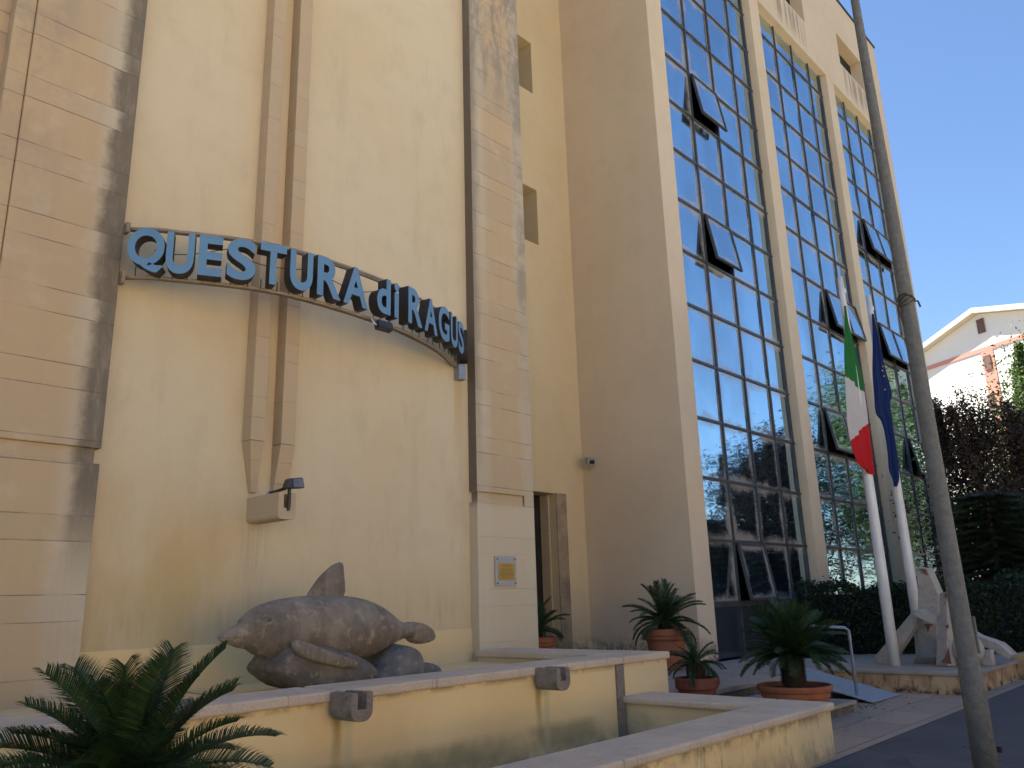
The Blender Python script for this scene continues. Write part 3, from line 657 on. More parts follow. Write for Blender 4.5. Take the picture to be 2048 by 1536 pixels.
# small spotlight clamped under the arch
sp = thing('spotlight', (5.95, 7.72, 4.9), 'small black spotlight hanging from the lower rail of the arched sign', 'spotlight')
bm = B(); box(bm, 5.90, 6.13, 7.60, 7.70, 4.905, 5.01); bmesh.ops.rotate(bm, verts=bm.verts, cent=(6, 7.65, 4.95), matrix=Matrix.Rotation(rad(-18), 3, 'X')); mk('housing', bm, M_LAMPB, sp, bevel=.01)
bm = B(); tube(bm, [(5.89, 7.74, 5.06), (5.88, 7.68, 4.98), (5.90, 7.65, 4.95)], .012, 6); mk('yoke', bm, M_METW, sp); bm = B(); tube(bm, [(6.14, 7.76, 5.06), (6.15, 7.70, 4.98), (6.13, 7.65, 4.95)], .012, 6); mk('yoke', bm, M_METW, sp)
# floodlight on the water outlet
fl = thing('floodlight', (4.95, 8.1, 2.84), 'black floodlight on a bent arm above the stone water outlet', 'floodlight')
bm = B(); c0 = Vector((5.0, 8.0, 2.93))
P = [c0+Vector(q) for q in ((-.10,-.085,-.05),(.13,-.10,-.04),(.14,.05,-.03),(-.10,.03,-.05),(-.07,-.08,.06),(.11,-.09,.085),(.12,.04,.085),(-.06,.03,.06))]
v = [bm.verts.new(p) for p in P]
for f in ((0,3,2,1),(4,5,6,7),(0,1,5,4),(1,2,6,5),(2,3,7,6),(3,0,4,7)): bm.faces.new([v[i] for i in f])
mk('housing', bm, M_LAMPB, fl, bevel=.018)
bm = B(); quad(bm, [c0+Vector(q) for q in ((-.02,-.098,-.035),(.115,-.108,-.03),(.1,-.099,.065),(-.02,-.094,.055))]); mk('lens', bm, M_GLASSL, fl)
bm = B(); tube(bm, [(4.90, 8.25, 2.86), (4.90, 8.1, 2.865), (4.95, 8.0, 2.89)], .018, 8); tube(bm, [(4.98, 7.985, 2.89), (4.975, 7.975, 2.72), (4.975, 7.985, 2.64)], .02, 8); mk('arm', bm, M_METB, fl)
bm = B(); lathe(bm, (4.90, 8.28, 2.842), [(.03, 0), (.03, .02), (.012, .045)], 12); mk('clamp', bm, M_CCTV, fl)
# surveillance camera in the corner
cc = thing('surveillance_camera', (14.3, 10.85, 4.45), 'small grey security camera fixed high in the corner beside the door', 'camera')
CM = Matrix.Rotation(rad(-42), 3, 'Z') @ Matrix.Rotation(rad(14), 3, 'X')
bm = B(); box(bm, 14.20, 14.36, 10.62, 10.98, 4.47, 4.60); box(bm, 14.19, 14.37, 10.58, 10.99, 4.601, 4.612); bmesh.ops.rotate(bm, verts=bm.verts, cent=(14.28, 10.8, 4.53), matrix=CM); mk('housing', bm, M_CCTV, cc, bevel=.008)
bm = B(); box(bm, 14.225, 14.335, 10.612, 10.622, 4.49, 4.575); bmesh.ops.rotate(bm, verts=bm.verts, cent=(14.28, 10.8, 4.53), matrix=CM); mk('lens', bm, M_DARK, cc)
bm = B(); tube(bm, [(14.28, 10.85, 4.46), (14.33, 10.87, 4.40), (14.43, 10.88, 4.40)], .02, 8); mk('bracket', bm, M_CCTV, cc)
# plaque
pq = thing('wall_plaque', (9.0, 8.49, 1.81), 'grey framed plaque with engraved gold text on the stone pilaster', 'plaque')
bm = B(); box(bm, 8.775, 9.225, 8.472, 8.492, 1.815, 2.25); mk('panel', bm, M_PLATE, pq, bevel=.003)
bm = B(); box(bm, 8.835, 9.175, 8.466, 8.4715, 1.90, 2.145); mk('brass_plate', bm, M_BRASS, pq)
for x in (8.81, 9.19):
    for z in (1.855, 2.205): bm = B(); tube(bm, [(x, 8.472, z), (x, 8.46, z)], .010, 8); mk('screw', bm, M_METB, pq)
bm = B(); rr = random.Random(4)
for k, z in enumerate((2.118, 2.095, 2.062, 2.042, 2.016, 1.998, 1.98, 1.96, 1.932)):
    m = .06 if k in (0, 1, 8) else .02; x = 8.85+m
    while x < 9.16-m:
        w = rr.uniform(.012, .035); box(bm, x, min(x+w, 9.165-m), 8.4645, 8.4655, z-.0035, z+.0035); x += w+.007
mk('engraved_text', bm, M_INK, pq)

# ------------------------------------------------------------------ cycads in pots
def frond_mesh(name, L, droop, lift, pairs, ll, seed, w=.011):
    """frond in the local xz plane starting at the origin and running to +x"""
    rr = random.Random(seed); verts, faces = [], []
    a = lift; p = Vector((0, 0, 0)); N = 26; path = [(p.copy(), a)]
    for i in range(N):
        a -= droop/N*(.4+1.2*i/N); p = p+Vector((math.cos(a), 0, math.sin(a)))*L/N; path.append((p.copy(), a))
    for i in range(N):                     # rachis
        for (q, an), s in ((path[i], 1-i/N*.8), (path[i+1], 1-(i+1)/N*.8)):
            r = .008*s*(L/.9)
            for dy, dz_ in ((r, 0), (0, r), (-r, 0), (0, -r)): verts.append((q.x-math.sin(an)*dz_, dy, q.z+math.cos(an)*dz_))
        b = len(verts)-8
        for k in range(4): faces.append((b+k, b+(k+1)%4, b+4+(k+1)%4, b+4+k))
    for j in range(pairs):
        t = .10+.9*(j+.5)/pairs; i = min(int(t*N), N-1); f = t*N-i
        q = path[i][0].lerp(path[i+1][0], f); an = path[i][1]; T = Vector((math.cos(an), 0, math.sin(an))); U = Vector((-math.sin(an), 0, math.cos(an)))
        s = ll*(math.sin(math.pi*min(1, .12+.80*t))**.55)*rr.uniform(.88, 1.08)
        for sd_ in (1, -1):
            fw = .38+.55*t+rr.uniform(-.08, .08)
            d = (Vector((0, sd_, 0))+T*fw+U*(.38+rr.uniform(-.12, .12))).normalized(); wv = T*w*.55+Vector((0, 0, 0))
            m = q+d*s*.55+U*.01; e = q+d*s-U*s*.10
            b = len(verts); verts += [tuple(q-wv), tuple(q+wv), tuple(m+wv), tuple(m-wv), tuple(e)]
            faces += [(b, b+1, b+2, b+3), (b+3, b+2, b+4)]
    me = bpy.data.meshes.new(name); me.from_pydata(verts, [], faces); me.materials.append(M_CYC); return me
def cycad(loc, label, L, n, ll, trunk_h, trunk_r, pot, potmat, seed, pairs=70, rise=(5, 78), cat='potted plant', group='potted cycads along the building', az0=0, extra=None, droopf=1.0, w=.011):
    """pot: list of (r,z) outer profile"""
    t = thing('potted_cycad', loc, label, cat, group); L0 = Vector(loc); rr = random.Random(seed)
    bm = B(); top = max(z for r, z in pot); rt = pot[-1][0]
    lathe(bm, L0, pot+[(rt-.035, top), (rt-.05, top-.06), (.02, top-.06)]); mk('pot', bm, potmat, t, smooth=False, bevel=.008)
    bm = B(); lathe(bm, L0, [(rt-.045, top-.058), (rt*.5, top-.035), (.02, top-.03)], 24); mk('soil', bm, M_SOIL, t)
    zc = top-.04+trunk_h
    bm = B(); N = 420
    lathe(bm, L0, [(trunk_r*.8, top-.08), (trunk_r, top+.02), (trunk_r*1.02, zc-.06), (trunk_r*.55, zc+.02), (.01, zc+.05)], 16)
    for i in range(N):
        a = i*2.39996; z = top-.02+(zc-top)*(i/N); r = trunk_r*1.0
        d = Vector((math.cos(a), math.sin(a), 0)); s = Vector((-d.y, d.x, 0))*.014; p = L0+Vector((0, 0, z))+d*r
        quad(bm, [p-s, p+s, p+s*.5+d*.03+Vector((0, 0, .045)), p-s*.5+d*.03+Vector((0, 0, .045))])
    mk('trunk', bm, M_TRUNK, t)
    prot = []
    for k in range(5):
        el = rise[0]+(rise[1]-rise[0])*k/4
        prot.append(frond_mesh('frond', L*(.92+.04*(k % 3)), rad(75-el*.45)*droopf, rad(el), pairs, ll, seed+k, w))
    for i in range(n):
        k = int(i/n*4.99); az = i*2.39996+az0+rr.uniform(-.15, .15)
        o = bpy.data.objects.new('frond', prot[k]); C.objects.link(o); o.parent = t
        o.location = (math.cos(az)*trunk_r*.5*(1-k/6), math.sin(az)*trunk_r*.5*(1-k/6), zc+rr.uniform(-.03, .02))
        s = rr.uniform(.74, 1.10); o.rotation_euler = (rr.uniform(-.4, .4), rr.uniform(-.16, .16), az); o.scale = (s, s, s)
    return t
pot_tall = [(.27, 0), (.29, .02), (.355, .50), (.37, .52), (.40, .53), (.41, .56), (.41, .60), (.44, .61), (.445, .70), (.43, .72)]
def sc(p, s, h=None): return [(r*s, z*(h or s)) for r, z in p]
cycad((13.16, 8.46, .332), 'cycad in a tall terracotta pot against the shaded tower wall', .80, 40, .13, .16, .10, sc(pot_tall, .98), M_TERRA, 11, 56, rise=(0, 82), w=.011)
cycad((11.77, 10.35, .332), 'cycad mostly hidden behind the stone pilaster in the door recess', .72, 22, .13, .12, .09, sc(pot_tall, .86), M_TERRA, 12, 36, w=.015)
small = [(.20, 0), (.215, .015), (.26, .21), (.28, .215), (.295, .23), (.30, .335), (.29, .35)]
cycad((10.26, 6.16, .15), 'small cycad in a dark red pot behind the lower coping corner', .44, 26, .085, .22, .105, sc(small, .98, 1.08), M_TERRAD, 13, 50, rise=(-8, 62), w=.006)
bowl = [(.34, 0), (.38, .03), (.405, .10), (.42, .105), (.43, .17), (.455, .18), (.47, .23), (.46, .25)]
cycad((11.05, 5.14, .15), 'large bushy cycad in a wide shallow terracotta bowl beside the ramp', .76, 90, .15, .40, .145, sc(bowl, 1.05, 1.05), M_TERRA, 14, 80, rise=(6, 86), w=.007, droopf=.85)
frontpot = [(.20, 0), (.22, .02), (.27, .20), (.30, .21), (.30, .27)]
cycad((1.72, 3.93, lt), 'big dark cycad in the foreground on the lower fountain coping', .66, 60, .165, .10, .09, frontpot, M_TERRAD, 15, 100, rise=(-10, 76), az0=.4, w=.0055, droopf=.8)

# ------------------------------------------------------------------ ramp, handrail
rp = B()
P = [(12.8,4.78,.012),(13.95,4.78,.012),(14.12,6.3,.345),(12.95,6.3,.345)]
prism(rp, [Vector(p) for p in P], (0, 0, .012)); mk('access_ramp', rp, M_RAMP, label='blue grey sheet metal ramp leading up to the entry slab', cat='ramp')
hr = thing('handrail', (13.0, 5.1, 0), 'thin grey tubular handrail standing beside the metal ramp', 'handrail')
bm = B(); tube(bm, [(13.0, 5.08, 0), (13.0, 5.08, 1.02), (12.99, 5.13, 1.06), (12.96, 5.5, 1.08), (12.93, 6.05, 1.10)], .024, 8); mk('rail', bm, M_RAMP, hr, smooth=True)
bm = B(); tube(bm, [(12.93, 6.05, .2), (12.93, 6.05, 1.10)], .022, 8); mk('post', bm, M_RAMP, hr, smooth=True)
# ------------------------------------------------------------------ flagpoles and flags
def flagpole(x, y, ztop, label):
    t = thing('flagpole', (x, y, .332), label, 'flagpole', 'white flagpoles on the platform')
    bm = B(); tube(bm, [(x, y, .332), (x, y, 2.0), (x, y, ztop-.8), (x, y, ztop)], [.095, .092, .06, .052], 20); mk('pole', bm, M_METW, t, smooth=True)
    bm = B(); tube(bm, [(x, y, ztop), (x, y, ztop+.012)], [.056, .05], 20); box(bm, x+.04, x+.16, y-.03, y+.01, ztop-.28, ztop-.20); mk('pulley', bm, M_METW, t)
    bm = B(); box(bm, x+.07, x+.21, y-.03, y+.02, 1.26, 1.33); mk('cleat', bm, M_METW, t)
    bm = B(); tube(bm, [(x+.085, y-.02, 1.93), (x+.12, y-.03, 1.88), (x+.12, y-.03, 1.62), (x+.085, y-.02, 1.56)], .008, 6); mk('hatch_handle', bm, M_METB, t)
    bm = B(); box(bm, x+.08, x+.15, y-.05, y+.0, .34, .41); mk('base_bolt', bm, M_METW, t)
    bm = B()
    tube(bm, [(x+.14, y-.01, 1.32), (x+.13, y-.01, ztop-.25)], .006, 5); tube(bm, [(x+.19, y-.01, 1.32), (x+.15, y-.01, ztop-.25)], .004, 5)
    mk('halyard', bm, M_METB, t)
    return t
flagpole(15.33, 5.27, 7.52, 'white flagpole nearest the street carrying the tricolour flag')
flagpole(17.1, 5.35, 7.62, 'white flagpole behind the sculpture carrying the blue flag')
def cloth(name, colours, bounds, rows, Y, seed, fold, label):
    """rows: (py, px_left, px_right) ; bounds: list of functions giving the colour index from (u, v)"""
    bm = B(); NU, NV = 70, 170; grid = []
    PY = []
    for j in range(NV+1):
        v = j/NV; f = v*(len(rows)-1); i = min(int(f), len(rows)-2); t = f-i
        def cr(a, b, c, d, t): return .5*((2*b)+(-a+c)*t+(2*a-5*b+4*c-d)*t*t+(-a+3*b-3*c+d)*t**3)
        g = lambda k, col: rows[min(max(k, 0), len(rows)-1)][col]
        pr = [cr(g(i-1, c), g(i, c), g(i+1, c), g(i+2, c), t) for c in range(4)]
        PY.append((pr[0], pr[3])); L = pix(pr[1], pr[0], Y); R_ = pix(pr[2], pr[3], Y); row = []
        for k in range(NU+1):
            u = k/NU; p = L.lerp(R_, u); d = fold*math.sin(u*9.5+v*2.2+seed)*(.25+.75*v)*min(1, (R_-L).length*2.2)+.3*fold*math.sin(u*21+v*5)
            row.append(bm.verts.new(p+Vector((.1, 1, 0))*d))
        grid.append(row)
    for j in range(NV):
        for k in range(NU):
            f = bm.faces.new((grid[j][k], grid[j][k+1], grid[j+1][k+1], grid[j+1][k])); f.smooth = True
            f.material_index = bounds((k+.5)/NU, PY[j][0]+(PY[j][1]-PY[j][0])*(k+.5)/NU)
    return bm
def fabric(name, c, tr=.3):
    n = NT(name); n.fin(n.mix(n.noise(3), c, tuple(x*.8 for x in c)), .8, spec=.15)
    t = n.node('ShaderNodeBsdfTranslucent'); t.inputs[0].default_value = c+(1,)
    mx = n.node('ShaderNodeMixShader'); mx.inputs[0].default_value = tr
    n.t.links.new(n.b.outputs[0], mx.inputs[1]); n.t.links.new(t.outputs[0], mx.inputs[2]); n.t.links.new(mx.outputs[0], n.out.inputs[0]); return n.m
F_G, F_W, F_R, F_B, F_Y = fabric('green_cloth', (.03, .20, .05)), fabric('white_cloth', (.66, .63, .62)), fabric('red_cloth', (.60, .02, .025)), fabric('blue_cloth', (.010, .026, .125)), fabric('yellow_cloth', (.7, .55, .1))
# rows (left_y, left_x, right_x, right_y)
rows = [(612,1689,1691,612),(640,1690,1696,640),(680,1690.5,1704,678),(720,1691,1712,716),(756,1693,1720,752),(800,1695,1725,784),(845,1697,1730,822),(878,1702,1734,855),(905,1709,1739,890),(925,1716,1743,925),(938,1728,1746,952)]
def itb(u, y):
    return 0 if y < 751+32*u else (1 if y < 880-34*u else 2)
bm = cloth('f', None, itb, rows, 5.2, .4, .035, '')
o = mk('national_flag', bm, [F_G, F_W, F_R], label='green white and red flag hanging limp on the nearer flagpole', cat='flag')
m = o.modifiers.new('t', 'SOLIDIFY'); m.thickness = .006
rows = [(628,1744,1746,628),(660,1746,1754,664),(700,1747,1762,705),(745,1747,1768,735),(790,1750,1781,785),(825,1753,1778,808),(842,1763,1782,835),(865,1769,1786,868),(905,1774,1791,900),(940,1776,1796,935),(962,1784,1797,958),(973,1788,1793,973)]
bm = cloth('f', None, lambda u, v: 0, rows, 5.28, 1.7, .035, '')
o = mk('european_flag', bm, F_B, label='dark blue flag with small yellow stars hanging limp on the rear flagpole', cat='flag')
m = o.modifiers.new('t', 'SOLIDIFY'); m.thickness = .006
bm = B()
for px, py in ((1766,733),(1765,741),(1768,752),(1770,779)):
    c = pix(px, py, 5.16); ps = []
    for k in range(10): a = math.pi*k/5+math.pi/2; r = .022 if k % 2 == 0 else .009; ps.append(c+Vector((math.cos(a)*r*.7, math.cos(a)*-r*.7, math.sin(a)*r)))
    prism(bm, ps, (.003, .003, 0))
mk('star', bm, F_Y, o)
# ------------------------------------------------------------------ stone sculpture
sc_ = thing('stone_sculpture', (15.8, 4.9, .332), 'abstract sculpture of leaning pale stone slabs with faded red marks', 'sculpture')
def zz6(x, y, Xp): # 3.84x crop at (1600,1000) onto the plane x=Xp
    d = Rm @ Vector((1600+x/3.84-1024, -(1000+y/3.84-768), -1625.)); return Vector((0, 0, 1.6))+d*(Xp/d.x)
def plate(pts, Xp, th, m=M_SCULP, name='slab', bev=.007, dirv=(1, -.25, 0)):
    bm = B(); d = Vector(dirv).normalized()*th; prism(bm, [zz6(x, y, Xp) for x, y in pts], d); return mk(name, bm, m, sc_, bevel=bev)
plate([(905,1218),(1048,1218),(1050,900),(1068,742),(975,527),(893,514),(905,700)], 16.15, .20)
plate([(868,940),(905,925),(905,1215),(890,1215)], 16.18, .25, name='slab')
plate([(874,1218),(1040,1218),(1045,1268),(880,1268)], 15.8, .55, M_ROCK, 'foot', .01)
plate([(568,1208),(612,1258),(650,1268),(690,1262),(905,935),(915,870),(868,848)], 15.75, .16, name='leaning_slab')
plate([(858,882),(905,838),(945,865),(1000,885),(1052,895),(1050,962),(1000,945)], 15.55, .30, name='cross_beam')
plate([(1165,960),(1215,962),(1350,1040),(1520,1100),(1620,1190),(1600,1222),(1420,1130),(1170,1020)], 16.3, .25, name='leaning_beam')
bm = B()                                   # tapering pylon
base = [(15.42, 4.66), (15.46, 4.28), (15.86, 4.18), (15.9, 4.6)]
b0 = [zz6(1037, 1240, 15.5), zz6(1132, 1262, 15.4), zz6(1198, 1240, 15.62)]; b0.append(b0[0]+Vector((.42, .05, 0)))
t0 = [zz6(1072, 712, 15.62), zz6(1128, 700, 15.55), zz6(1152, 735, 15.68)]; t0.append(t0[0]+Vector((.2, .02, -.02)))
for p in b0: p.z = .334
vb = [bm.verts.new(p) for p in b0]; vt = [bm.verts.new(p) for p in t0]
for i in range(4): bm.faces.new((vb[i], vb[(i+1)%4], vt[(i+1)%4], vt[i]))
bm.faces.new(vb); bm.faces.new(vt); bmesh.ops.recalc_face_normals(bm, faces=bm.faces)
mk('pylon', bm, M_SCULP, sc_, bevel=.02)
bc = zz6(1288, 1178, 15.75); r = .262; bm = B()
bmesh.ops.create_icosphere(bm, subdivisions=4, radius=r); bmesh.ops.translate(bm, verts=bm.verts, vec=(bc.x, bc.y, .332+r)); mk('ball', bm, M_SCULP, sc_, smooth=True)
bm = B(); p = zz6(1447, 1272, 15.9); box(bm, p.x-.08, p.x+.12, p.y-.09, p.y+.09, .333, .58); mk('block', bm, M_SCULP, sc_, bevel=.01)
for pts, Xp in (([(915,527),(965,530),(980,582),(950,560)], 16.14), ([(945,950),(1025,955),(995,968),(980,1010),(970,970)], 16.14), ([(1112,972),(1138,952),(1140,990)], 15.50), ([(1082,1245),(1112,1205),(1140,1132),(1162,1262)], 15.38), ([(1108,730),(1118,705),(1130,735),(1120,765)], 15.56)):
    bm = B(); prism(bm, [zz6(x, y, Xp-.03) for x, y in pts], (.02, 0, 0)); mk('painted_mark', bm, M_RED, sc_)
# ------------------------------------------------------------------ lamp post
lpz = thing('lamp_post', (7.95, 2.12, 0), 'tall tapering grey steel lamp post at the pavement edge', 'lamp post')
bm = B(); px0, py0 = 7.95, 2.12
HP = [(0, .098), (.9, .092), (1.0, .082), (2, .075), (4.2, .066), (6.2, .05), (8.6, .036), (10.5, .03)]
tube(bm, [(px0-.004*z, py0+.006*z, z) for z, r in HP], [r for z, r in HP], 28); pole_o = mk('pole', bm, M_POLE, lpz, smooth=True)
bm = B(); box(bm, px0+.025, px0+.06, py0-.088, py0-.05, 1.06, 1.36); mk('service_hatch', bm, M_POLE, lpz, bevel=.005)
bm = B(); box(bm, px0+.06, px0+.11, py0-.12, py0-.08, .28, .33); mk('clip', bm, M_METB, lpz, bevel=.005)
bm = B(); tube(bm, [(px0-.04, py0+.06, 10.5), (px0+.1, py0-.6, 10.8), (px0+.1, py0-1.4, 10.9)], .03, 10); mk('arm', bm, M_POLE, lpz, smooth=True)
bm = B(); box(bm, px0-.02, px0+.22, py0-2.0, py0-1.4, 10.82, 10.94); mk('lamp_head', bm, M_CCTV, lpz, bevel=.03)
rt_ = thing('rope', (px0, py0, 4.2), 'frayed brown rope tied round the lamp post', 'rope')
bm = B(); rr = random.Random(2)
for k in range(4):
    z = 4.22+.02*k; tube(bm, [(px0-.017+.075*math.cos(a/9*6.283), py0+.026+.075*math.sin(a/9*6.283), z+.03*math.sin(a*1.1+k)) for a in range(10)], .007, 6)
c = Vector((px0-.017, py0+.026, 4.25)); rgt = Vector((.68, -.73, 0))
tube(bm, [c+rgt*.07, c+rgt*.11+Vector((0, 0, .0)), c+rgt*.125+Vector((0, 0, -.06))], .009, 6); tube(bm, [c-rgt*.07, c-rgt*.085+Vector((0, 0, -.08)), c-rgt*.07+Vector((0, 0, -.2)), c-rgt*.05+Vector((0, 0, -.26))], .008, 6)
mk('strand', bm, M_BARK, rt_)

# ------------------------------------------------------------------ trees
def leaves(bm_v, bm_f, c, n, spread, size, rr, flat=.0, shape='leaf'):
    for i in range(n):
        p = Vector((rr.gauss(0, 1), rr.gauss(0, 1), rr.gauss(0, 1)*(1-flat)))*spread+c
        a = Vector((rr.uniform(-1, 1), rr.uniform(-1, 1), rr.uniform(-1, 1))).normalized()
        b = a.cross(Vector((rr.uniform(-1, 1), rr.uniform(-1, 1), rr.uniform(-1, 1)))).normalized()
        s = size*rr.uniform(.7, 1.3); k = len(bm_v)
        bm_v += [tuple(p-a*s), tuple(p+b*s*.45), tuple(p+a*s), tuple(p-b*s*.45)]; bm_f.append((k, k+1, k+2, k+3))
def meshobj(name, V, F, m, parent):
    base = wloc(parent); me = bpy.data.meshes.new(name); me.from_pydata([(a-base.x, b-base.y, c-base.z) for a, b, c in V], [], F); me.materials.append(m)
    o = bpy.data.objects.new(name, me); C.objects.link(o); o.parent = parent; return o
def tree(loc, h, R, z0, label, mat, seed, nleaf=16000, size=.07, name='broadleaf_tree', group=None, spires=0, tr=.13, nb=26):
    L0 = Vector(loc); rr = random.Random(seed); t = thing(name, loc, label, 'tree', group)
    bt = B(); tube(bt, [L0, L0+Vector((.1, .05, h*.3)), L0+Vector((-.05, .1, h*.6)), L0+Vector((0, 0, h*.88))], [tr, tr*.8, tr*.45, .02], 9)
    V, F = [], []; tips = []
    for i in range(nb):
        a = i*2.39996; f = (i+.5)/nb; zc = z0+(h-z0)*f; rad_ = R*(math.sin(math.pi*min(1, (.22+.78*f)))**.6)*rr.uniform(.65, 1.08)
        s = L0+Vector((0, 0, max(.8, zc-rad_*.7-.2))); e = L0+Vector((math.cos(a)*rad_, math.sin(a)*rad_, zc))
        mid = s.lerp(e, .55)+Vector((0, 0, -.12)); tube(bt, [s, mid, e], [.035, .022, .006], 5, False)
        for k in range(5): tips.append((s.lerp(e, .35+.16*k)+Vector((rr.gauss(0, .15), rr.gauss(0, .15), rr.gauss(0, .12)))*R*.5, .16*R+.1*rr.random()*R))
        for k in range(3):
            q = s.lerp(e, rr.uniform(.5, .95)); e2 = q+Vector((rr.gauss(0, .35), rr.gauss(0, .35), rr.uniform(.2, .6)))*R*.45; tube(bt, [q, e2], [.012, .003], 4, False); tips.append((e2, .11*R))
    for k in range(spires):
        a = rr.uniform(0, 6.28); q = L0+Vector((math.cos(a)*R*.55, math.sin(a)*R*.55, h*.80)); e = q+Vector((rr.uniform(-.2, .2), rr.uniform(-.2, .2), h*.30*rr.uniform(.5, 1.1)))
        tube(bt, [q, e], [.02, .004], 4, False)
        for u in range(8): tips.append((q.lerp(e, u/8), .09))
    per = nleaf//len(tips)
    for c, s in tips: leaves(V, F, c, per, s, size, rr)
    mk('trunk', bt, M_BARK, t); meshobj('crown', V, F, mat, t); return t
tree((25.9, 5.75, 0), 6.4, 1.9, 1.9, 'purple leaved plum tree rising behind the lamp post', M_PLUM, 21, 34000, .055, spires=6)
tree((27.5, 3.9, 0), 6.2, 2.2, 1.6, 'purple leaved plum tree at the right edge with a leafy spire', M_PLUM, 22, 34000, .058, spires=4)
tree((37.3, 5.0, 0), 10.6, 3.3, 3.4, 'sunlit bright green tree behind the purple plum trees', M_GREEN, 23, 42000, .08, spires=3)
tree((38, 11.5, 0), 6.5, 2.4, 1.6, 'dark reddish tree standing just past the end of the tower', M_PLUM, 27, 14000, .1)
def conifer(loc, h, R, label, seed):
    L0 = Vector(loc); rr = random.Random(seed); t = thing('conifer', loc, label, 'tree', 'dark conifers behind the hedge')
    bt = B(); tube(bt, [L0, L0+Vector((0, 0, h))], [.10, .02], 8); V, F = [], []
    nl = int(h/.2)
    for j in range(nl):
        z = .7+(h-.7)*j/nl; rl = R*(1-(j/nl)**1.5*.6)*rr.uniform(.8, 1.1)
        for i in range(9):
            a = i*.698+j*.9+rr.uniform(-.2, .2); e = Vector((math.cos(a)*rl*rr.uniform(.8, 1.1), math.sin(a)*rl*rr.uniform(.8, 1.1), -.05-rl*.10)); s = L0+Vector((0, 0, z))
            tube(bt, [s, s+e], [.018, .004], 4, False); d = e.normalized(); sd = d.cross(Vector((0, 0, 1)))
            for k in range(32):
                u = .08+.92*k/32; p = s+e*u
                for sg_ in (1, -1):
                    l = (.42*(1-u*.55))*rr.uniform(.7, 1.1); q = p+(sd*sg_+d*.6).normalized()*l+Vector((0, 0, -.05)); w = d*.022; kk = len(V)
                    V += [tuple(p-w), tuple(p+w), tuple(q)]; F.append((kk, kk+1, kk+2))
                    for y in range(3):
                        pp = p.lerp(q, (y+1)/4); w2 = Vector((rr.gauss(0, .05), rr.gauss(0, .05), rr.gauss(.02, .04))); kk = len(V)
                        V += [tuple(pp-d*.015), tuple(pp+d*.015), tuple(pp+w2+d*.05)]; F.append((kk, kk+1, kk+2))
    mk('trunk', bt, M_BARK, t); meshobj('foliage', V, F, M_DKGR, t)
conifer((22.4, 5.0, 0), 4.0, 2.2, 'dark layered conifer behind the lamp post and hedge', 31)
conifer((24.6, 5.2, 0), 3.9, 1.9, 'low dark conifer tucked between the plum trees behind the hedge', 33)
conifer((24.2, 3.3, 0), 3.9, 2.2, 'dark spreading conifer at the right edge above the hedge', 32)
def hedge(pts, w, zt_, label, seed, z0=.33):
    a, b = Vector(pts[0]+(0,)), Vector(pts[1]+(0,)); rr = random.Random(seed); mid = (a+b)/2
    t = thing('hedge', (mid.x, mid.y, z0), label, 'hedge'); d = (b-a).normalized(); n = Vector((-d.y, d.x, 0)); Ln = (b-a).length
    bm = B(); q = w*.40; prism(bm, [a+n*q+d*.1, b+n*q-d*.1, b-n*q-d*.1, a-n*q+d*.1], (0, 0, zt_-z0-.12)); bmesh.ops.translate(bm, verts=bm.verts, vec=(0, 0, z0)); mk('dark_core', bm, M_DARK, t)  # near-black solid core stands for the shade inside the leaves
    V, F = [], []; N = int(Ln*(zt_-z0)*2*900+Ln*w*1300)
    for i in range(N):
        r_ = rr.random()
        s = rr.uniform(0, Ln); lump = .09*math.sin(s*3.1)+.06*math.sin(s*7.7+1)+rr.gauss(0, .04); 
        if r_ < .36: p = a+d*s+n*(w/2+lump*.6); z = rr.uniform(z0, zt_)
        elif r_ < .72: p = a+d*s-n*(w/2+lump*.6); z = rr.uniform(z0, zt_)
        elif r_ < .92: p = a+d*s+n*rr.uniform(-w/2, w/2); z = zt_+lump
        else: p = (a if rr.random() < .5 else b)+n*rr.uniform(-w/2, w/2); z = rr.uniform(z0, zt_)
        leaves(V, F, Vector((p.x, p.y, z)), 1, .055, .045, rr)
    meshobj('leaves', V, F, M_HEDGE, t)
hedge([(18.0, 8.0), (19.6, 4.0)], 1.2, 1.66, 'dense dark clipped hedge behind the stone sculpture', 41)
hedge([(20.2, 4.0), (30, 4.2)], 1.2, 1.75, 'long dark clipped hedge running away past the platform', 42)

# ------------------------------------------------------------------ gabled block beyond
gb_az = rad(62.5); gd = Vector((math.cos(gb_az), math.sin(gb_az), 0)); gn = Vector((math.cos(gb_az+math.pi/2), math.sin(gb_az+math.pi/2), 0))
GA = Vector((56.1, 11.2, 0))                 # point below the apex
def gp(s, z, out=0): return GA+gd*s+gn*out+Vector((0, 0, z))
def gpix(px, py, out=0):
    d = Rm @ Vector((px-1024, -(py-768), -1625.)); o = Vector((0, 0, 1.6)); t = (GA+gn*out-o).dot(gn)/d.dot(gn); p = o+d*t; return (p-GA).dot(gd), p.z
M_GW = simple('white_render', (.80, .79, .76), (.76, .75, .72), .4, .9, .1)
M_PINK = simple('pink_render', (.62, .27, .22), (.58, .25, .20), .6, .9, .1)
M_SHUT = simple('brown_shutter', (.12, .065, .06), (.15, .08, .07), 3, .7, .1)
gb = thing('apartment_block', (GA.x, GA.y, 0), 'white gabled apartment block with pink bands beyond the trees', 'building')
sA, zA = gpix(1955, 628); sL, zL = gpix(1858, 698)
slope = (zA-zL)/(sL-sA)
W2 = 9.0; zE = zA-slope*W2
bm = B()
prism(bm, [gp(sA+W2, 0), gp(sA-W2, 0), gp(sA-W2, zE), gp(sA, zA), gp(sA+W2, zE)], gn*-16)
mk('wall', bm, M_GW, gb)
bm = B(); ov = .5; th = .36
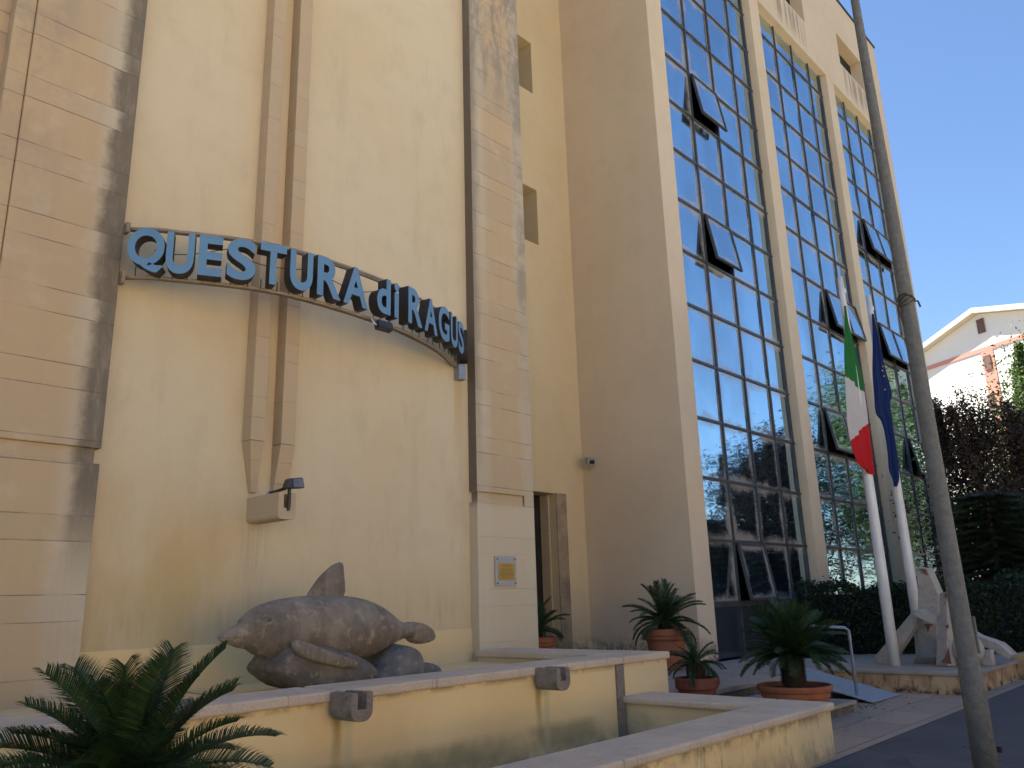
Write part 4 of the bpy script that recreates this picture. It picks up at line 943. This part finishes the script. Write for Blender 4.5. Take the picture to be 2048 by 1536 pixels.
for sg_ in (1, -1):
    prism(bm, [gp(sA, zA+.02, ov), gp(sA+sg_*(W2+.8), zA-slope*(W2+.8)+.02, ov), gp(sA+sg_*(W2+.8), zA-slope*(W2+.8)+th, ov), gp(sA, zA+th, ov)], gn*-(16+2*ov))
mk('roof', bm, simple('pale_eaves', (.60, .56, .50), (.55, .51, .46), .5, .8, .1), gb)
s1, z1 = gpix(1866, 727); s2, z2 = gpix(2040, 677)
zb_ = (z1+z2)/2
bm = B(); prism(bm, [gp(sA+W2, zb_-.2, .01), gp(sA-W2, zb_-.2, .01), gp(sA-W2, zb_+.07, .01), gp(sA+W2, zb_+.07, .01)], gn*.03)
a1, _ = gpix(1962, 705); a2, _ = gpix(1987, 705)
prism(bm, [gp(a1, 2, .012), gp(a2, 2, .012), gp(a2, zb_-.2, .012), gp(a1, zb_-.2, .012)], gn*.025)
mk('pink_band', bm, M_PINK, gb)
for (pa, pb) in (((1953, 638), (1973, 668)), ((1967, 710), (1987, 742)), ((1975, 788), (1996, 830))):
    s0, z0_ = gpix(*pa); s1_, z1_ = gpix(*pb)
    zlo = z1_+.15; zhi = z0_-.1
    bm = B(); prism(bm, [gp(s0, zlo, .04), gp(s1_, zlo, .04), gp(s1_, zhi, .04), gp(s0, zhi, .04)], gn*.05)
    w_ = mk('shutter', bm, M_SHUT, gb)

# ------------------------------------------------------------------ across the street (mirrored in the glass; houses added for warm bounce)
for i, (x, y, h, R, s) in enumerate([(21, -19, 8.5, 3.2, 51), (28.5, -20, 9.6, 3.8, 52), (36, -18.5, 8.2, 3.4, 53), (45, -20, 9.5, 4.0, 54), (55, -19, 8.6, 3.8, 55), (14.5, -20, 8.0, 3.4, 56), (32.5, -24, 9.6, 3.8, 57)]):
    lab = ['round street tree across the road mirrored low in the first glass bay', 'broad street tree across the road mirrored in the lower glass rows', 'third street tree across the road, mirrored in the middle bay', 'tall street tree across the road mirrored in the far bay', 'farthest street tree across the road from the glazed tower', 'street tree across the road nearest the left end of the row', 'street tree across the road set back behind the others'][i]
    tree((x, y, 0), h, R, 2.4, lab, M_DKGR if i % 2 else M_HEDGE, s, 17000, .19, group='trees across the road', tr=.2)
bm = B(); box(bm, -10, 120, -16.2, -15.9, 0, 1.0); mk('garden_wall', bm, simple('pale_garden_wall', (.55, .47, .34), (.48, .42, .3), .8, .9, .2), label='long low pale wall on the far side of the road', cat='wall')
M_OCH = simple('ochre_render', (.74, .60, .40), (.68, .54, .35), .5, .9, .1)
M_DIM = simple('dimmed_ochre_render', (.24, .19, .14), (.19, .155, .115), .5, .9, .1)  # ochre darkened so the mirrored facades stay dim in the glass
for i, (xa, xb, h, lab) in enumerate([(-22, 16, 11.5, 'long unseen ochre block added across the road to bounce warm light'), (18, 47, 10.5, 'dimmed ochre block added across the road in the middle of the row, behind the street trees'), (49, 92, 9.0, 'dimmed ochre block added across the road at the right end of the row')]):
    op = thing('added_house', ((xa+xb)/2, -36, 0), lab, 'building', 'houses added across the road')  # row added for its warm bounce; left one bright, the others dimmed
    bm = B(); box(bm, xa, xb, -42, -31, 0, h); mk('wall', bm, M_OCH if i == 0 else M_DIM, op)
    bm = B(); box(bm, xa-.5, xb+.5, -42.5, -30.5, h+.002, h+.4); mk('roof', bm, M_SHUT, op)
    x = xa+2.2
    while x < xb-2.5:
        for z in (1.0, 4.0, 7.0):
            if z+1.7 < h: bm = B(); box(bm, x, x+1.1, -30.99, -30.93, z, z+1.6); mk('shutter', bm, M_SHUT, op)
        x += 4.1
# ------------------------------------------------------------------ fallen leaves
rr = random.Random(77); V, F = [], []
for i in range(260):
    k = rr.random()
    if k < .35: x, y, z = rr.gauss(12.5, .4), rr.gauss(4.72, .12), .012
    elif k < .6: x, y, z = rr.uniform(9.2, 14), 4.0+abs(rr.gauss(0, .4)), .012
    elif k < .8: x, y, z = rr.uniform(8.8, 14.2), 3.4-abs(rr.gauss(0, .8)), .008
    else: x, y, z = rr.uniform(10.8, 14.2), rr.uniform(6.3, 8.2), .338
    a = rr.uniform(0, 6.28); l = rr.uniform(.015, .035); u = Vector((math.cos(a), math.sin(a), rr.uniform(-.1, .5))).normalized()*l; w = Vector((-math.sin(a), math.cos(a), 0))*l*.5; p = Vector((x, y, z+.01)); b = len(V)
    V += [tuple(p-u), tuple(p+w), tuple(p+u), tuple(p-w)]; F.append((b, b+1, b+2, b+3))
me = bpy.data.meshes.new('fallen_leaves'); me.from_pydata(V, [], F); me.materials.append(M_BARK); o = bpy.data.objects.new('fallen_leaves', me); C.objects.link(o)
tag(o, 'dry brown leaves scattered over the paving and around the ramp', 'fallen leaves', kind='stuff')
